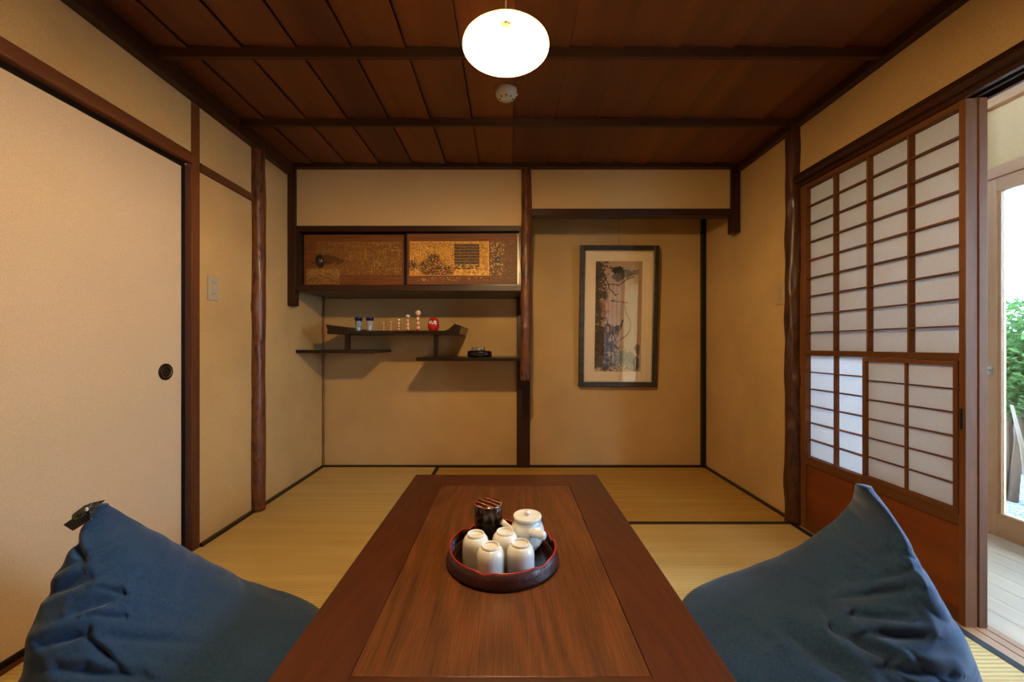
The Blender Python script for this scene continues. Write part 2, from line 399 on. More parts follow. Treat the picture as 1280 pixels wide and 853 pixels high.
# ------------------------------------------------------------------ shoji doors
def shoji(name, xf, th, y0, y1, z0=0.0, z1=1.757, far_open=False, pull=False, upper_z0=.910, yst=.020):
    d = thing(name, (xf+th/2, (y0+y1)/2, z0), kind='structure')
    xb = xf+th
    ya, yb = y0+yst, y1-.038             # paper opening
    zt, zm, zk0, zk1 = 1.735, upper_z0, .330, .372
    for a, b in ((y0, ya), (yb, y1)): obj('stile', bx(xf, xb, a, b, z0, z1), M['cedar_z'], d, bevel=.0015)
    for a, b in ((zt, z1), (zm-.024, zm), (zk0, zk1), (z0, .04)): obj('rail', bx(xf+.001, xb-.001, ya, yb, a, b), M['cedar_y'], d, bevel=.0015)
    obj('board', bx(xf+.012, xb-.010, ya, yb, .04, zk0), M['koshi'], d)
    cols = [ya+(yb-ya)*i/4 for i in range(5)]
    rows = [zm+(zt-zm)*i/9 for i in range(10)]
    for c in cols[1:-1]: obj('muntin', bx(xf+.004, xb-.012, c-.0035, c+.0035, zm, zt), M['cedar_z'], d)
    for r in rows[1:-1]: obj('crossbar', bx(xf+.007, xb-.012, ya, yb, r-.0028, r+.0028), M['cedar_y'], d)
    px = xb-.011
    pane_me = None
    def pane(a, b, c, e):
        bm = B(); box(bm, px, px+.0008, a, b, c, e); return obj('paper_pane', bm, M['paper'], d)
    for i in range(4):
        for j in range(9): pane(cols[i]+.0002, cols[i+1]-.0002, rows[j]+.0002, rows[j+1]-.0002)
    lr = [zk1+(zm-.024-zk1)*i/6 for i in range(7)]
    ym = cols[2]+.012
    # far half: fixed paper behind bars; near half: small sliding panel
    if not far_open:
        for c in (cols[3],): obj('muntin', bx(xf+.006, xb-.012, c-.0035, c+.0035, zk1, zm-.024), M['cedar_z'], d)
        for r in lr[1:-1]: obj('crossbar', bx(xf+.009, xb-.012, cols[2], yb, r-.0028, r+.0028), M['cedar_y'], d)
        for i in (2, 3):
            for j in range(6): pane(cols[i]+.0002, cols[i+1]-.0002, lr[j]+.0002, lr[j+1]-.0002)
    s = obj('sliding_panel', bx(xf-.006, xf+.012, ym-.014, ym, zk1-.002, zm-.026), M['cedar_z'], d, bevel=.001)
    box_parts = []
    obj('stile', bx(xf-.006, xf+.012, ya-.002, ya+.012, zk1-.002, zm-.026), M['cedar_z'], s)
    obj('rail', bx(xf-.006, xf+.012, ya+.012, ym-.014, zk1-.002, zk1+.014), M['cedar_y'], s)
    obj('rail', bx(xf-.006, xf+.012, ya+.012, ym-.014, zm-.042, zm-.026), M['cedar_y'], s)
    sa, sb, sz0, sz1 = ya+.012, ym-.014, zk1+.014, zm-.042
    obj('muntin', bx(xf-.002, xf+.008, (sa+sb)/2-.0035, (sa+sb)/2+.0035, sz0, sz1), M['cedar_z'], s)
    for j in range(1, 6):
        z = sz0+(sz1-sz0)*j/6; obj('crossbar', bx(xf, xf+.008, sa, sb, z-.0028, z+.0028), M['cedar_y'], s)
    for i in range(2):
        for j in range(6):
            a = sa+(sb-sa)*i/2; c = sz0+(sz1-sz0)*j/6
            obj('paper_pane', bx(xf+.009, xf+.0098, a, a+(sb-sa)/2, c, c+(sz1-sz0)/6), M['paper'], s)
    if pull:
        bm = B(); box(bm, xf-.003, xf+.002, y0+.006, y0+.014, .655, .725)
        fp = obj('finger_pull', bm, M['black'], d, bevel=.001)
    return d
shoji('door_3', 1.514, .040, 1.286, 2.02, pull=True)
shoji('door_4', 1.556, .028, 1.283, 2.02, far_open=True)
shoji('door_unseen', 1.514, .040, -.36, .62)  # unseen near door, added to narrow the opening and cut the daylight fill

# ------------------------------------------------------------------ tatami mats
def mat_thing(x0, x1, y0, y1, mat, borders, label):
    t = thing('tatami_mat', ((x0+x1)/2, (y0+y1)/2, -.05), label, 'tatami mat', 'tatami mats on the floor')
    obj('rush_cover', bx(x0+.001, x1-.001, y0+.001, y1-.001, -.05, 0), mat, t)
    for b in borders:
        c = {'l': (x0, x0+.03, y0, y1), 'r': (x1-.03, x1, y0, y1), 'f': (x0, x1, y0, y0+.03), 'b': (x0, x1, y1-.03, y1)}[b]
        obj('border', bx(c[0]+.001, c[1]-.001, c[2]+.001, c[3]-.001, -.049, .0015), M['border'], t)
mat_thing(-.532, XR, 2.03, YB, M['tat_x'], 'fb', 'honey-brown tatami mat lying crosswise in front of the alcove with the framed picture')
mat_thing(XL, -.532, 1.07, YB, M['tat_y'], 'r', 'light straw tatami mat running along the left wall to the shelves')
mat_thing(.50, 1.500, .09, 2.03, M['tat_y'], 'r', 'straw tatami mat along the paper screen doors, under the right floor cushion')
mat_thing(-.532, .50, .09, 2.03, M['tat_y'], 'lr', 'tatami mat hidden beneath the low brown table')
mat_thing(XL, -.532, -.87, 1.07, M['tat_y'], 'lr', 'tatami mat at the lower left corner, beneath the left floor cushion')
mat_thing(-.532, 1.500, YK, .09, M['tat_y'], 'fb', 'crosswise tatami mat in the foreground below the frame edge')

# ------------------------------------------------------------------ veranda and glazed door
ver = tag(obj('floor_veranda', bx(1.604, 2.40, -1.6, 3.2, -.12, -.022), M['pale_y']), kind='structure')
x = 1.606
while x < 2.36:
    obj('board', bx(x, min(x+.097, 2.398), -1.6, 1.15, -.022, -.002), M['deck'], ver)
    obj('board', bx(x, min(x+.097, 2.398), 1.153, 3.2, -.022, -.002), M['deck'], ver)
    x += .099
tag(obj('ceiling_veranda', bx(1.604, 2.75, -1.7, 3.3, 2.28, 2.34), M['pale_y']), kind='structure')
tag(obj('wall_veranda_far', bx(1.604, 2.5, 3.2, 3.3, -.1, 2.28), M['plaster_pale']), kind='structure')
tag(obj('wall_veranda_near', bx(1.604, 2.5, -1.7, -1.6, -.1, 2.28), M['plaster_pale']), kind='structure')
bm = B(); box(bm, 2.395, 2.48, -1.6, 3.2, 1.762, 1.815); box(bm, 2.395, 2.48, -1.6, 3.2, 2.12, 2.28); box(bm, 2.395, 2.48, -1.6, 3.2, -.12, .0)
for y in (1.976, .98, 0.02, -.94): box(bm, 2.395, 2.48, y, y+.04, 1.815, 2.12)
trim(bm, M['pale_y'], bevel=.002)
tag(obj('wall_transom', bx(2.43, 2.44, -1.6, 3.2, 1.815, 2.12), M['plaster_pale']), kind='structure')
tag(obj('wall_outer', bx(2.42, 2.48, 1.98, 3.2, 0, 1.762), M['plaster_pale']), kind='structure')
def glazed(name, y0, y1, xf, lock=False):
    d = thing(name, (xf+.018, (y0+y1)/2, 0), kind='structure')
    for a, b in ((y0, y0+.064), (y1-.064, y1)): obj('stile', bx(xf, xf+.036, a, b, 0, 1.762), M['pale_z'], d, bevel=.002)
    obj('rail', bx(xf, xf+.036, y0+.064, y1-.064, 0, .11), M['pale_y'], d, bevel=.002)
    obj('rail', bx(xf, xf+.036, y0+.064, y1-.064, 1.695, 1.762), M['pale_y'], d, bevel=.002)
    bm = B()
    for a, b in ((y0+.064, y0+.076), (y1-.076, y1-.064)): box(bm, xf+.006, xf+.030, a, b, .11, 1.695)
    obj('glazing_bead', bm, M['pale_z'], d)
    obj('pane', bx(xf+.016, xf+.020, y0+.076, y1-.076, .11, 1.695), M['glass'], d)
    if lock:
        bm = B(); box(bm, xf-.003, xf, y1-.048, y1-.022, .79, .83)
        lathe(bm, [(0, .016), (.006, .016), (.009, .010), (.006, 0)], seg=12)
        bmesh.ops.transform(bm, matrix=Matrix.Translation((xf, y1-.035, .81)) @ Matrix.Rotation(-PI/2, 4, 'Y'), verts=bm.verts[8:])
        obj('lock', bm, plain('steel_lock', (.5, .5, .48, 1), .35, metallic=1), d)
glazed('door_5', 1.02, 1.976, 2.405, True)
glazed('door_6', .06, 1.06, 2.442)
glazed('door_7', -.90, .10, 2.405)

# ------------------------------------------------------------------ garden
n = N('gravel'); v = n.coords(); vo = n.node('TexVoronoi', Vector=v, Scale=55)
gm = n.done(n.pbsdf(n.ramp(vo.outputs['Color'], [(.2, lin(70, 76, 82)), (.8, lin(140, 146, 152))]), .9, n.bump(vo.outputs['Distance'], 1, .01)))
tag(obj('ground', bx(2.48, 9, -8, 14, -.5, -.32), gm), kind='structure')
bm = B()
for i in range(500):
    X = random.uniform(2.7, 3.5); Y = random.uniform(1.8, 3.0)
    ball(bm, (X, Y, -.312), random.uniform(.012, .03), 1, random.uniform(.7, 1.2), .6, 1)
tag(obj('gravel_stones', bm, plain('grey_pebbles', lin(110, 116, 124), .8)), 'grey pebbles on the garden ground outside the glass door', 'gravel', kind='stuff')
tag(obj('wall_garden', bx(7.6, 7.8, -8, 14, -.4, 1.35), plain('white_render', (.82, .84, .84, 1), .9)), kind='structure')
# board fence
fn = thing('garden_fence', (5.0, 3.6, -.32), 'weathered brown board fence behind the green shrubs outside', 'fence')
M['fence'] = wood('weathered_fence', lin(54, 42, 34), lin(92, 74, 60), 2, 1, .8, vary=.15)
y = .5
while y < 6.2:
    obj('board', bx(5.0, 5.02, y, y+.105, -.32, .92), M['fence'], fn); y += .115
obj('rail', bx(5.02, 5.06, .5, 6.2, .6, .66), M['fence'], fn); obj('rail', bx(5.02, 5.06, .5, 6.2, -.1, -.04), M['fence'], fn)
def leafy(name, c, rad, nleaf, size, mat, label, trunk, seed):
    rnd = random.Random(seed)
    t = thing(name, (c[0], c[1], -.32), label, 'shrub')
    bm = B()
    for i in range(nleaf):
        u = rnd.random()**.45; a = rnd.uniform(0, 2*PI); b = math.acos(rnd.uniform(-1, 1))
        p = Vector((c[0]+rad[0]*u*math.sin(b)*math.cos(a), c[1]+rad[1]*u*math.sin(b)*math.sin(a), c[2]+rad[2]*u*math.cos(b)))
        m = Matrix.Translation(p) @ Matrix.Rotation(rnd.uniform(0, 6.3), 4, 'Z') @ Matrix.Rotation(rnd.uniform(-1, 1), 4, 'X') @ Matrix.Rotation(rnd.uniform(-1, 1), 4, 'Y')
        s = size*rnd.uniform(.7, 1.3)
        vs_ = [bm.verts.new(m @ Vector(q)) for q in ((-s, 0, 0), (0, -.4*s, .1*s), (s, 0, 0), (0, .4*s, .1*s))]
        bm.faces.new((vs_[0], vs_[1], vs_[2])); bm.faces.new((vs_[0], vs_[2], vs_[3]))
    o = obj('foliage', bm, mat, t, recalc=False); o['kind'] = 'stuff'
    bm = B()
    for k in range(trunk):
        a = k*2.4; q = Vector((c[0]+.25*rad[0]*math.cos(a), c[1]+.25*rad[1]*math.sin(a), c[2]))
        tube(bm, [(c[0]+.03*math.cos(a), c[1]+.03*math.sin(a), -.33), (c[0]+.06*math.cos(a+.6), c[1]+.06*math.sin(a+.6), (c[2]-.3)/2), q], [.03, .024, .012], 8)
    obj('stem', bm, plain('bark', lin(88, 66, 50), .9), t, smooth=True)
def leafm(name, c1, c2):
    n = N(name); oi = n.noise(n.coords(), 14, 2); col = n.ramp(oi, [(.35, c1), (.65, c2)])
    p = n.node('BsdfDiffuse', Color=col); t = n.node('BsdfTranslucent', Color=col); m = n.node('MixShader', Fac=.4)
    n.link(p.outputs[0], m.inputs[1]); n.link(t.outputs[0], m.inputs[2]); return n.done(m.outputs[0])
g1 = leafm('green_leaves', lin(48, 78, 40), lin(92, 122, 72)); g2 = leafm('deep_green_leaves', lin(32, 66, 32), lin(66, 104, 50))
leafy('garden_shrub', (4.05, 3.15, .82), (.50, .58, .50), 9000, .030, g1, 'bright green leafy shrub seen through the glass door at the right edge', 3, 1)
leafy('garden_shrub', (4.15, 1.75, .75), (.5, .5, .55), 5000, .030, g2, 'deep green shrub beyond the glass door, mostly past the right frame edge', 3, 2)
bm = B(); tube(bm, [(3.56, 2.60, -.319), (3.50, 2.62, .02), (3.44, 2.60, .26), (3.50, 2.70, .52)], [.016, .014, .012, .008], 10)
tag(obj('garden_stake', bm, plain('pale_stake', lin(96, 80, 64), .8), base=(3.56, 2.60, -.32), smooth=True), 'pale bent branch standing in the gravel outside the glass door', 'branch')
bm = B(); ball(bm, (3.78, 2.62, -.24), .12, 1.2, 1, .7, 3)
for v_ in bm.verts: v_.co += v_.normal*.02*noise.noise(v_.co*9)
tag(obj('garden_stone', bm, plain('grey_rock', lin(120, 118, 116), .9), base=(3.78, 2.62, -.32)), 'rounded grey stone at the foot of the garden shrub', 'stone')

# ------------------------------------------------------------------ pendant lamp
LX, LY, LZ = -.008, 1.05, 1.742
lamp = thing('pendant_lamp', (LX, LY, 2.109), 'round white milk-glass pendant lamp glowing below the board ceiling', 'lamp')
bm = B(); prof = [(.117, 0), (.1165, .003), (.100, .018), (.075, .034), (.048, .046), (.028, .055), (.022, .066), (.022, .085), (.019, .085), (.019, .066), (.025, .053), (.046, .042), (.073, .030), (.098, .014), (.1145, 0)]
lathe(bm, prof, (LX, LY, LZ), 56, close=True)
n = N('milk_glass'); df = n.node('BsdfDiffuse', Color=(.9, .88, .82, 1)); tl = n.node('BsdfTranslucent', Color=(.95, .9, .8, 1)); mx = n.node('MixShader', Fac=.45)
n.link(df.outputs[0], mx.inputs[1]); n.link(tl.outputs[0], mx.inputs[2])
obj('shade', bm, n.done(mx.outputs[0]), lamp, smooth=True)
bm = B(); ball(bm, (LX, LY, LZ-.002), .034, sub=2)
n = N('lit_bulb'); e = n.node('Emission', Color=LAMP_COLOR, Strength=LAMP_STRENGTH)
obj('bulb', bm, n.done(e.outputs[0]), lamp, smooth=True)
bm = B(); lathe(bm, [(0, .055), (.015, .055), (.017, .03), (.015, .026), (0, .026)], (LX, LY, LZ), 20)
obj('socket', bm, plain('brass_socket', (.5, .38, .2, 1), .35, metallic=1), lamp, smooth=True)
bm = B(); tube(bm, [(LX, LY, LZ+.05), (LX, LY, 2.10)], .0022, 8); obj('cord', bm, plain('brown_cord', (.05, .03, .02, 1), .7), lamp)
bm = B(); lathe(bm, [(0, 0), (.03, 0), (.045, .012), (.048, .03), (0, .03)], (LX, LY, 2.079), 28); obj('ceiling_cap', bm, plain('dark_cap', (.10, .06, .03, 1), .5), lamp, smooth=True)

sd = thing('smoke_detector', (-.012, 1.79, 2.112), 'small round white smoke detector on the ceiling behind the lamp', 'smoke detector')
wp = plain('ivory_plastic', (.46, .42, .30, 1), .5)
bm = B(); lathe(bm, [(0, -.045), (.020, -.045), (.026, -.040), (.040, -.034), (.048, -.020), (.050, 0), (0, 0)], (-.012, 1.79, 2.112), 40); obj('housing', bm, wp, sd, smooth=True)
bm = B()
for i in range(8):
    a = i*PI/4; box(bm, -.012+.030*math.cos(a)-.004, -.012+.030*math.cos(a)+.004, 1.79+.030*math.sin(a)-.004, 1.79+.030*math.sin(a)+.004, 2.072, 2.076)
obj('vent_slots', bm, plain('slot_dark', (.12, .11, .09, 1), .7), sd)
bm = B(); ball(bm, (-.012, 1.772, 2.070), .005, sub=1); obj('indicator', bm, plain('red_lens', (.3, .05, .03, 1), .3), sd)
bm = B(); box(bm, .012, .042, 1.775, 1.785, 2.085, 2.092); obj('pull_tab', bm, wp, sd)

# ------------------------------------------------------------------ plates on walls
def plate(name, xw, s, y, z, w, h, label, cat, kind_, pc=(.44, .36, .24, 1)):
    t = thing(name, (xw, y, z-h/2), label, cat)
    pl = plain('ivory_plate', pc, .5)
    x0, x1 = sorted((xw, xw+s*.007)); obj('cover_plate', bx(x0, x1, y-w/2, y+w/2, z-h/2, z+h/2), pl, t, bevel=.003)
    k0, k1 = sorted((xw+s*.007, xw+s*.010))
    if kind_ == 'switch':
        for dz in (-.026, .0, .026):
            obj('rocker', bx(k0, k1, y-.013, y+.013, z+dz-.012, z+dz+.012), pl, t, bevel=.001)
            if dz != 0: obj('mark', bx(min(k1, k0+.0105) if s < 0 else k1, (k1+.0006) if s > 0 else k0+.0001, y-.004, y+.004, z+dz-.0015, z+dz+.0015) if s > 0 else bx(k0-.0006, k0, y-.004, y+.004, z+dz-.0015, z+dz+.0015), M['black'], t)
    else: obj('cover_insert', bx(k0, k1, y-.018, y+.018, z-.038, z+.038), pl, t, bevel=.001)
plate('light_switch', XL, 1, 1.882, 1.213, .070, .120, 'ivory light switch plate on the left wall between square post and log post', 'switch', 'switch')
plate('light_switch', XR, -1, 2.158, 1.222, .070, .120, 'ivory switch plate on the right wall beside the dark log post', 'switch', 'switch', (.46, .32, .15, 1))
plate('wall_outlet', XR, -1, 2.145, .215, .070, .115, 'tan wall outlet plate low on the right wall near the floor', 'outlet', 'blank', (.52, .35, .16, 1))

# ------------------------------------------------------------------ painting helpers (colour raster -> colour attribute)
def paint_mesh(name, P0, ux, uy, img, parent, mat):
    h, w, _ = img.shape
    P0 = Vector(P0); ux = Vector(ux); uy = Vector(uy)
    off = org(parent)
    vv = []
    for j in range(h):
        for i in range(w):
            p = P0+ux*(i/(w-1))+uy*(1-j/(h-1))-off
            vv.append((p.x, p.y, p.z))
    ff = [(j*w+i, (j+1)*w+i, (j+1)*w+i+1, j*w+i+1) for j in range(h-1) for i in range(w-1)]
    me = bpy.data.meshes.new(name); me.from_pydata(vv, [], ff); me.materials.append(mat)
    ca = me.color_attributes.new('paint', 'FLOAT_COLOR', 'POINT')
    d = np.ones((h*w, 4), dtype=np.float32); s = img.reshape(-1, 3)/255.0
    d[:, :3] = np.where(s <= .04045, s/12.92, ((s+.055)/1.055)**2.4)
    ca.data.foreach_set('color', d.ravel())
    o = bpy.data.objects.new(name, me); COL.objects.link(o); o.parent = parent; ORG[o.name] = off
    return o
def vnoise(w, h, sx, sy, seed):
    r = np.random.RandomState(seed)
    gx, gy = int(w/sx)+3, int(h/sy)+3
    g = r.rand(gy, gx); X = np.arange(w)/sx; Y = np.arange(h)/sy
    xi = X.astype(int); yi = Y.astype(int); fx = (X-xi)[None, :]; fy = (Y-yi)[:, None]
    a = g[np.ix_(yi, xi)]; b = g[np.ix_(yi, xi+1)]; c = g[np.ix_(yi+1, xi)]; d = g[np.ix_(yi+1, xi+1)]
    return (a*(1-fx)+b*fx)*(1-fy)+(c*(1-fx)+d*fx)*fy
class Canvas:
    def __init__(s, w, h, c):
        s.w, s.h = w, h; s.a = np.zeros((h, w, 3)); s.a[:] = c
        s.Y, s.X = np.mgrid[0:h, 0:w].astype(float)
        s.U = s.X/(w-1); s.V = s.Y/(h-1)        # 0..1, v downwards
        s.asp = h/w
    def mix(s, m, c):
        m = np.clip(m, 0, 1)[..., None]; s.a = s.a*(1-m)+np.array(c, float)*m
    def line(s, pts, wd, c, k=1):
        for (x0, y0), (x1, y1) in zip(pts, pts[1:]):
            x, y = s.U, s.V*s.asp; X0, Y0, X1, Y1 = x0, y0*s.asp, x1, y1*s.asp
            L = (X1-X0)**2+(Y1-Y0)**2+1e-9; t = np.clip(((x-X0)*(X1-X0)+(y-Y0)*(Y1-Y0))/L, 0, 1)
            d = np.hypot(x-X0-t*(X1-X0), y-Y0-t*(Y1-Y0)); s.mix(k*np.clip((wd-d)*s.w*1.2+.5, 0, 1), c)
    def blob(s, cx, cy, rx, ry, c, k=1, seed=0, rough=.5, ns=5):
        n_ = vnoise(s.w, s.h, ns, ns, seed)*rough+vnoise(s.w, s.h, ns*2.5, ns*2.5, seed+1)*rough
        d = np.hypot((s.U-cx)/rx, (s.V-cy)/ry)+n_-rough; s.mix(k*np.clip((1-d)*5, 0, 1), c)
    def rect(s, x0, y0, x1, y1, c, k=1):
        s.mix(k*((s.U >= x0) & (s.U <= x1) & (s.V >= y0) & (s.V <= y1)).astype(float), c)
def attr_mat(name, rough, coat=0, spec=.4, bump=0):
    n = N(name); at = n.node('Attribute', _attribute_name='paint')
    return n.done(n.pbsdf(at.outputs['Color'], rough, coat=coat, spec=spec))

# ------------------------------------------------------------------ wall cabinet over the shelves
cab = thing('wall_cabinet', (-.66, 2.76, 1.292), 'dark lacquered wall cabinet with two gold-painted sliding doors above the shelves', 'cabinet')
x0, x1 = -1.388, .079
obj('top_rail', bx(x0, x1, YF-.012, YF+.03, 1.682, 1.717), M['dark_x'], cab, bevel=.002)
obj('bottom_rail', bx(x0, x1, YF-.012, YF+.03, 1.292, 1.328), M['dark_x'], cab, bevel=.002)
obj('bottom_panel', bx(x0, x1, YF+.03, YB, 1.296, 1.314), M['lacq'], cab)
obj('top_panel', bx(x0, x1, YF+.03, YB, 1.700, 1.714), M['lacq'], cab)
obj('side_panel', bx(x0, x0+.014, YF+.03, YB, 1.314, 1.70), M['lacq'], cab)
obj('side_panel', bx(x1-.014, x1, YF+.03, YB, 1.314, 1.70), M['lacq'], cab)
obj('jamb', bx(x0, x0+.022, YF-.006, YF+.03, 1.328, 1.682), M['lacq'], cab)
obj('jamb', bx(x1-.014, x1, YF-.006, YF+.03, 1.328, 1.682), M['lacq'], cab)
W, H = 260, 120
def door_painting(which):
    c = Canvas(W, H, (112, 62, 22))
    g = vnoise(W, H, 3, 40, 4)*.5+vnoise(W, H, 18, 60, 5)*.5; st = vnoise(W, H, 60, 1.6, 8)
    c.a *= (.82+.36*st)[..., None]
    r = np.random.RandomState(3 if which else 9)
    sp = r.rand(H, W); md = vnoise(W, H, 2.2, 2.2, 77+which)
    def gold(m, k): c.mix(m*k, (206, 150, 58))
    def reg(x0, y0, x1, y1): return ((c.U > x0) & (c.U < x1) & (c.V > y0) & (c.V < y1)).astype(float)
    if which == 0:
        c.rect(.12, .13, .98, .80, (120, 78, 26), .8)
        c.mix(reg(.12, .13, .98, .80)*(md > .66)*(.25+.5*c.U), (176, 128, 56))
        for i in range(46):
            xx = r.uniform(.45, .98); yy = r.uniform(.15, .75); l = r.uniform(.03, .12)
            if r.rand() > .5: c.line([(xx, yy), (min(.98, xx+l), yy)], .0015, (190, 140, 62), .7)
            else: c.line([(xx, yy), (xx, min(.8, yy+l*2))], .0015, (190, 140, 62), .7)
        for xx, yy, l in ((.3, .16, .2), (.38, .34, .14), (.52, .16, .4), (.5, .4, .18)): c.line([(xx, yy), (xx+l, yy)], .0015, (170, 122, 50), .7)
        c.line([(.50, .14), (.50, .78)], .0015, (170, 122, 50), .7)
        c.rect(.02, .68, .355, .985, (124, 84, 34)); c.mix(reg(.02, .68, .355, .985)*(np.sin(c.X*1.3)*np.sin(c.Y*1.6) > .15), (212, 164, 82))
        c.mix(reg(.02, .68, .355, .985)*(sp > .6), (84, 50, 20))
        c.blob(.16, .55, .05, .17, (26, 22, 18), .9, 3, .5); c.line([(.08, .56), (.24, .54)], .006, (50, 32, 18), .8)
        c.blob(.26, .50, .13, .10, (60, 36, 14), .6, 8, .6)
    else:
        c.rect(.02, .15, .74, .82, (176, 112, 32), .85)
        c.mix(reg(.02, .15, .74, .82)*(md > .52)*.7, (222, 162, 60)); c.mix(reg(.02, .15, .74, .82)*(sp > .84)*.8, (250, 206, 104)); c.mix(reg(.02, .15, .74, .82)*(sp < .10)*.6, (80, 46, 14))
        for cx, cy, rx, ry in ((.22, .66, .13, .2), (.24, .47, .06, .1), (.34, .72, .1, .12), (.05, .62, .05, .12)):
            m = np.clip((1-np.hypot((c.U-cx)/rx, (c.V-cy)/ry))*4, 0, 1)*(md > .40); c.mix(m*.85, (64, 40, 22))
        c.rect(.425, .20, .655, .69, (58, 36, 16))
        c.mix(reg(.425, .20, .655, .69)*((np.sin(c.Y*.9) > .55) | (sp > .80))*.55, (190, 140, 66))
        c.mix(reg(.42, .60, .74, .82)*(md > .5)*.7, (232, 178, 76))
        c.line([(.02, .15), (.74, .15)], .002, (240, 190, 90)); c.line([(.735, .15), (.735, .82)], .003, (236, 184, 84)); c.line([(.02, .82), (.74, .82)], .002, (226, 170, 72))
        for i in range(5): c.line([(.12+.09*i, .2), (.12+.09*i, .8)], .0012, (238, 190, 92), .5)
        c.mix(reg(.74, .15, .99, .96)*1.0, (96, 66, 40), ) if False else c.mix(reg(.75, .15, .995, .97)*.55, (98, 72, 48))
        c.mix(reg(.74, .16, .88, .82)*(md > .66)*.8, (206, 160, 84)); c.mix(reg(.74, .1, .99, .95)*(sp > .93)*.5, (196, 168, 120))
        c.mix(reg(.03, .86, .74, .93)*(md > .74)*.7, (214, 172, 96))
        c.line([(.055, .42), (.055, .58)], .003, (232, 196, 130), .8); c.line([(.07, .70), (.10, .76)], .006, (226, 190, 130), .8)
    return c.a
pm = attr_mat('gold_lacquer_painting', .6, 0)
for k, (a, b, yy) in enumerate(((-1.364, -.689, 2.576), (-.689, .062, 2.558))):
    d = obj('door', bx(a, b, yy, yy+.012, 1.332, 1.676), M['black'], cab, bevel=.001)
    paint_mesh('painted_panel', (a+(.006 if k == 0 else .020), yy-.0012, 1.338), (b-a-(.012 if k == 0 else .024), 0, 0), (0, 0, .332), door_painting(k), d, pm)
    if k == 1: obj('end_highlight', bx(b-.004, b+.001, yy-.004, yy+.002, 1.338, 1.672), plain('pale_end_highlight', (.55, .45, .28, 1), .35, metallic=.4), d)  # pale strip stands in for the highlight at the cabinet's right end
    kx = (399.6-636)/F*yy if k == 0 else (622.4-636)/F*yy
    bm = B(); lathe(bm, [(0, .006), (.006, .006), (.012, .004), (.020, .0015), (.020, 0), (0, 0)], seg=20)
    bm.transform(Matrix.Translation((kx, yy-.001, 1.500)) @ Matrix.Rotation(PI/2, 4, 'X'))
    kn = obj('finger_pull', bm, plain('aged_metal_pull', (.16, .13, .10, 1), .35, metallic=.8), d, smooth=True)
    bm = B(); ball(bm, (kx, yy-.008, 1.500), .007, sub=2)
    obj('pull_dot', bm, plain('pull_dot%d' % k, (.72, .68, .6, 1) if k else (.12, .13, .13, 1), .25, metallic=.6), kn, smooth=True)  # right dot is pale: the pull's highlight is put into its colour

# ------------------------------------------------------------------ staggered shelves
YS = 2.57
def PX(px, py, Y=YS): return ((px-636)/F*Y, CZ+(432-py)/F*Y)
sh = thing('staggered_shelves', (-.6, 2.79, .834), 'dark lacquered staggered wall shelves on three levels with upturned ends', 'shelf')
a = PX(411, 417.6); b = PX(574.5, 413.2)
obj('shelf', bx(-1.205, b[0], YS, YB, a[1], a[1]+.022), M['lacq'], sh, bevel=.002)
shelf_top = a[1]+.022
YL = 2.615
z = CZ-.0255*2; obj('shelf', bx(XL, (467.5-636)/F*YL, YL, YB, .883, .906), M['lacq'], sh, bevel=.002)
obj('shelf', bx((520-636)/F*YS, .080, YS, YB, .832, .856), M['lacq'], sh, bevel=.002)
bm = B(); prism(bm, [PX(407.5, 405.8), PX(414, 406.8), PX(422, 408), PX(435, 409.8), PX(437, 413.6), PX(437, 418), PX(411.5, 418)], 'y', YS-.004, YB)
obj('upturned_end', bm, M['lacq'], sh)
bm = B(); prism(bm, [PX(556, 413.4), PX(560, 412), PX(564, 409), PX(568.4, 405), PX(577, 407.6), PX(574, 418), PX(556, 418)], 'y', YS-.004, YB)
obj('upturned_end', bm, M['lacq'], sh)
for pa, pb, zb in ((431, 436.5, .906), (542, 547.5, .856)):
    obj('post', bx(PX(pa, 0, YS+.05)[0], PX(pb, 0, YS+.05)[0], YS+.045, YS+.075, zb, a[1]), M['lacq'], sh, bevel=.002)

# glasses
def tumbler(px, label, body_c, band_c, pat):
    Y = 2.66; X = (px-636)/F*Y
    t = thing('glass_tumbler', (X, Y, shelf_top), label, 'glass', 'small blue glasses on the upper shelf')
    bm = B(); lathe(bm, [(0, 0), (.019, 0), (.020, .004), (.0245, .070), (.0235, .070), (.0185, .008), (0, .008)], (X, Y, shelf_top), 24)
    n = N('cut_glass'); v = n.coords((1, 1, 1)); vo = n.node('TexVoronoi', Vector=v, Scale=110, _feature='DISTANCE_TO_EDGE')
    col = n.ramp(vo.outputs[0], [(.05, (.85, .88, .9, 1)), (.16, body_c)])
    obj('bowl', bm, n.done(n.pbsdf(col, .12, trans=.35, coat=.5)), t, smooth=True)
    bm = B(); lathe(bm, [(.0240, .068), (.0262, .092), (.0255, .094), (.0245, .092), (.0228, .068)], (X, Y, shelf_top), 24, close=True)
    obj('rim_band', bm, plain('cobalt_glass', band_c, .1, coat=.5), t, smooth=True)
tumbler(448.3, 'deep blue cut glass with dark rim, leftmost item on the upper shelf', (.02, .10, .30, 1), (.006, .008, .07, 1), 0)
tumbler(462.4, 'paler glass with a dark blue rim beside the first kokeshi doll', (.36, .36, .34, 1), (.008, .008, .06, 1), 1)
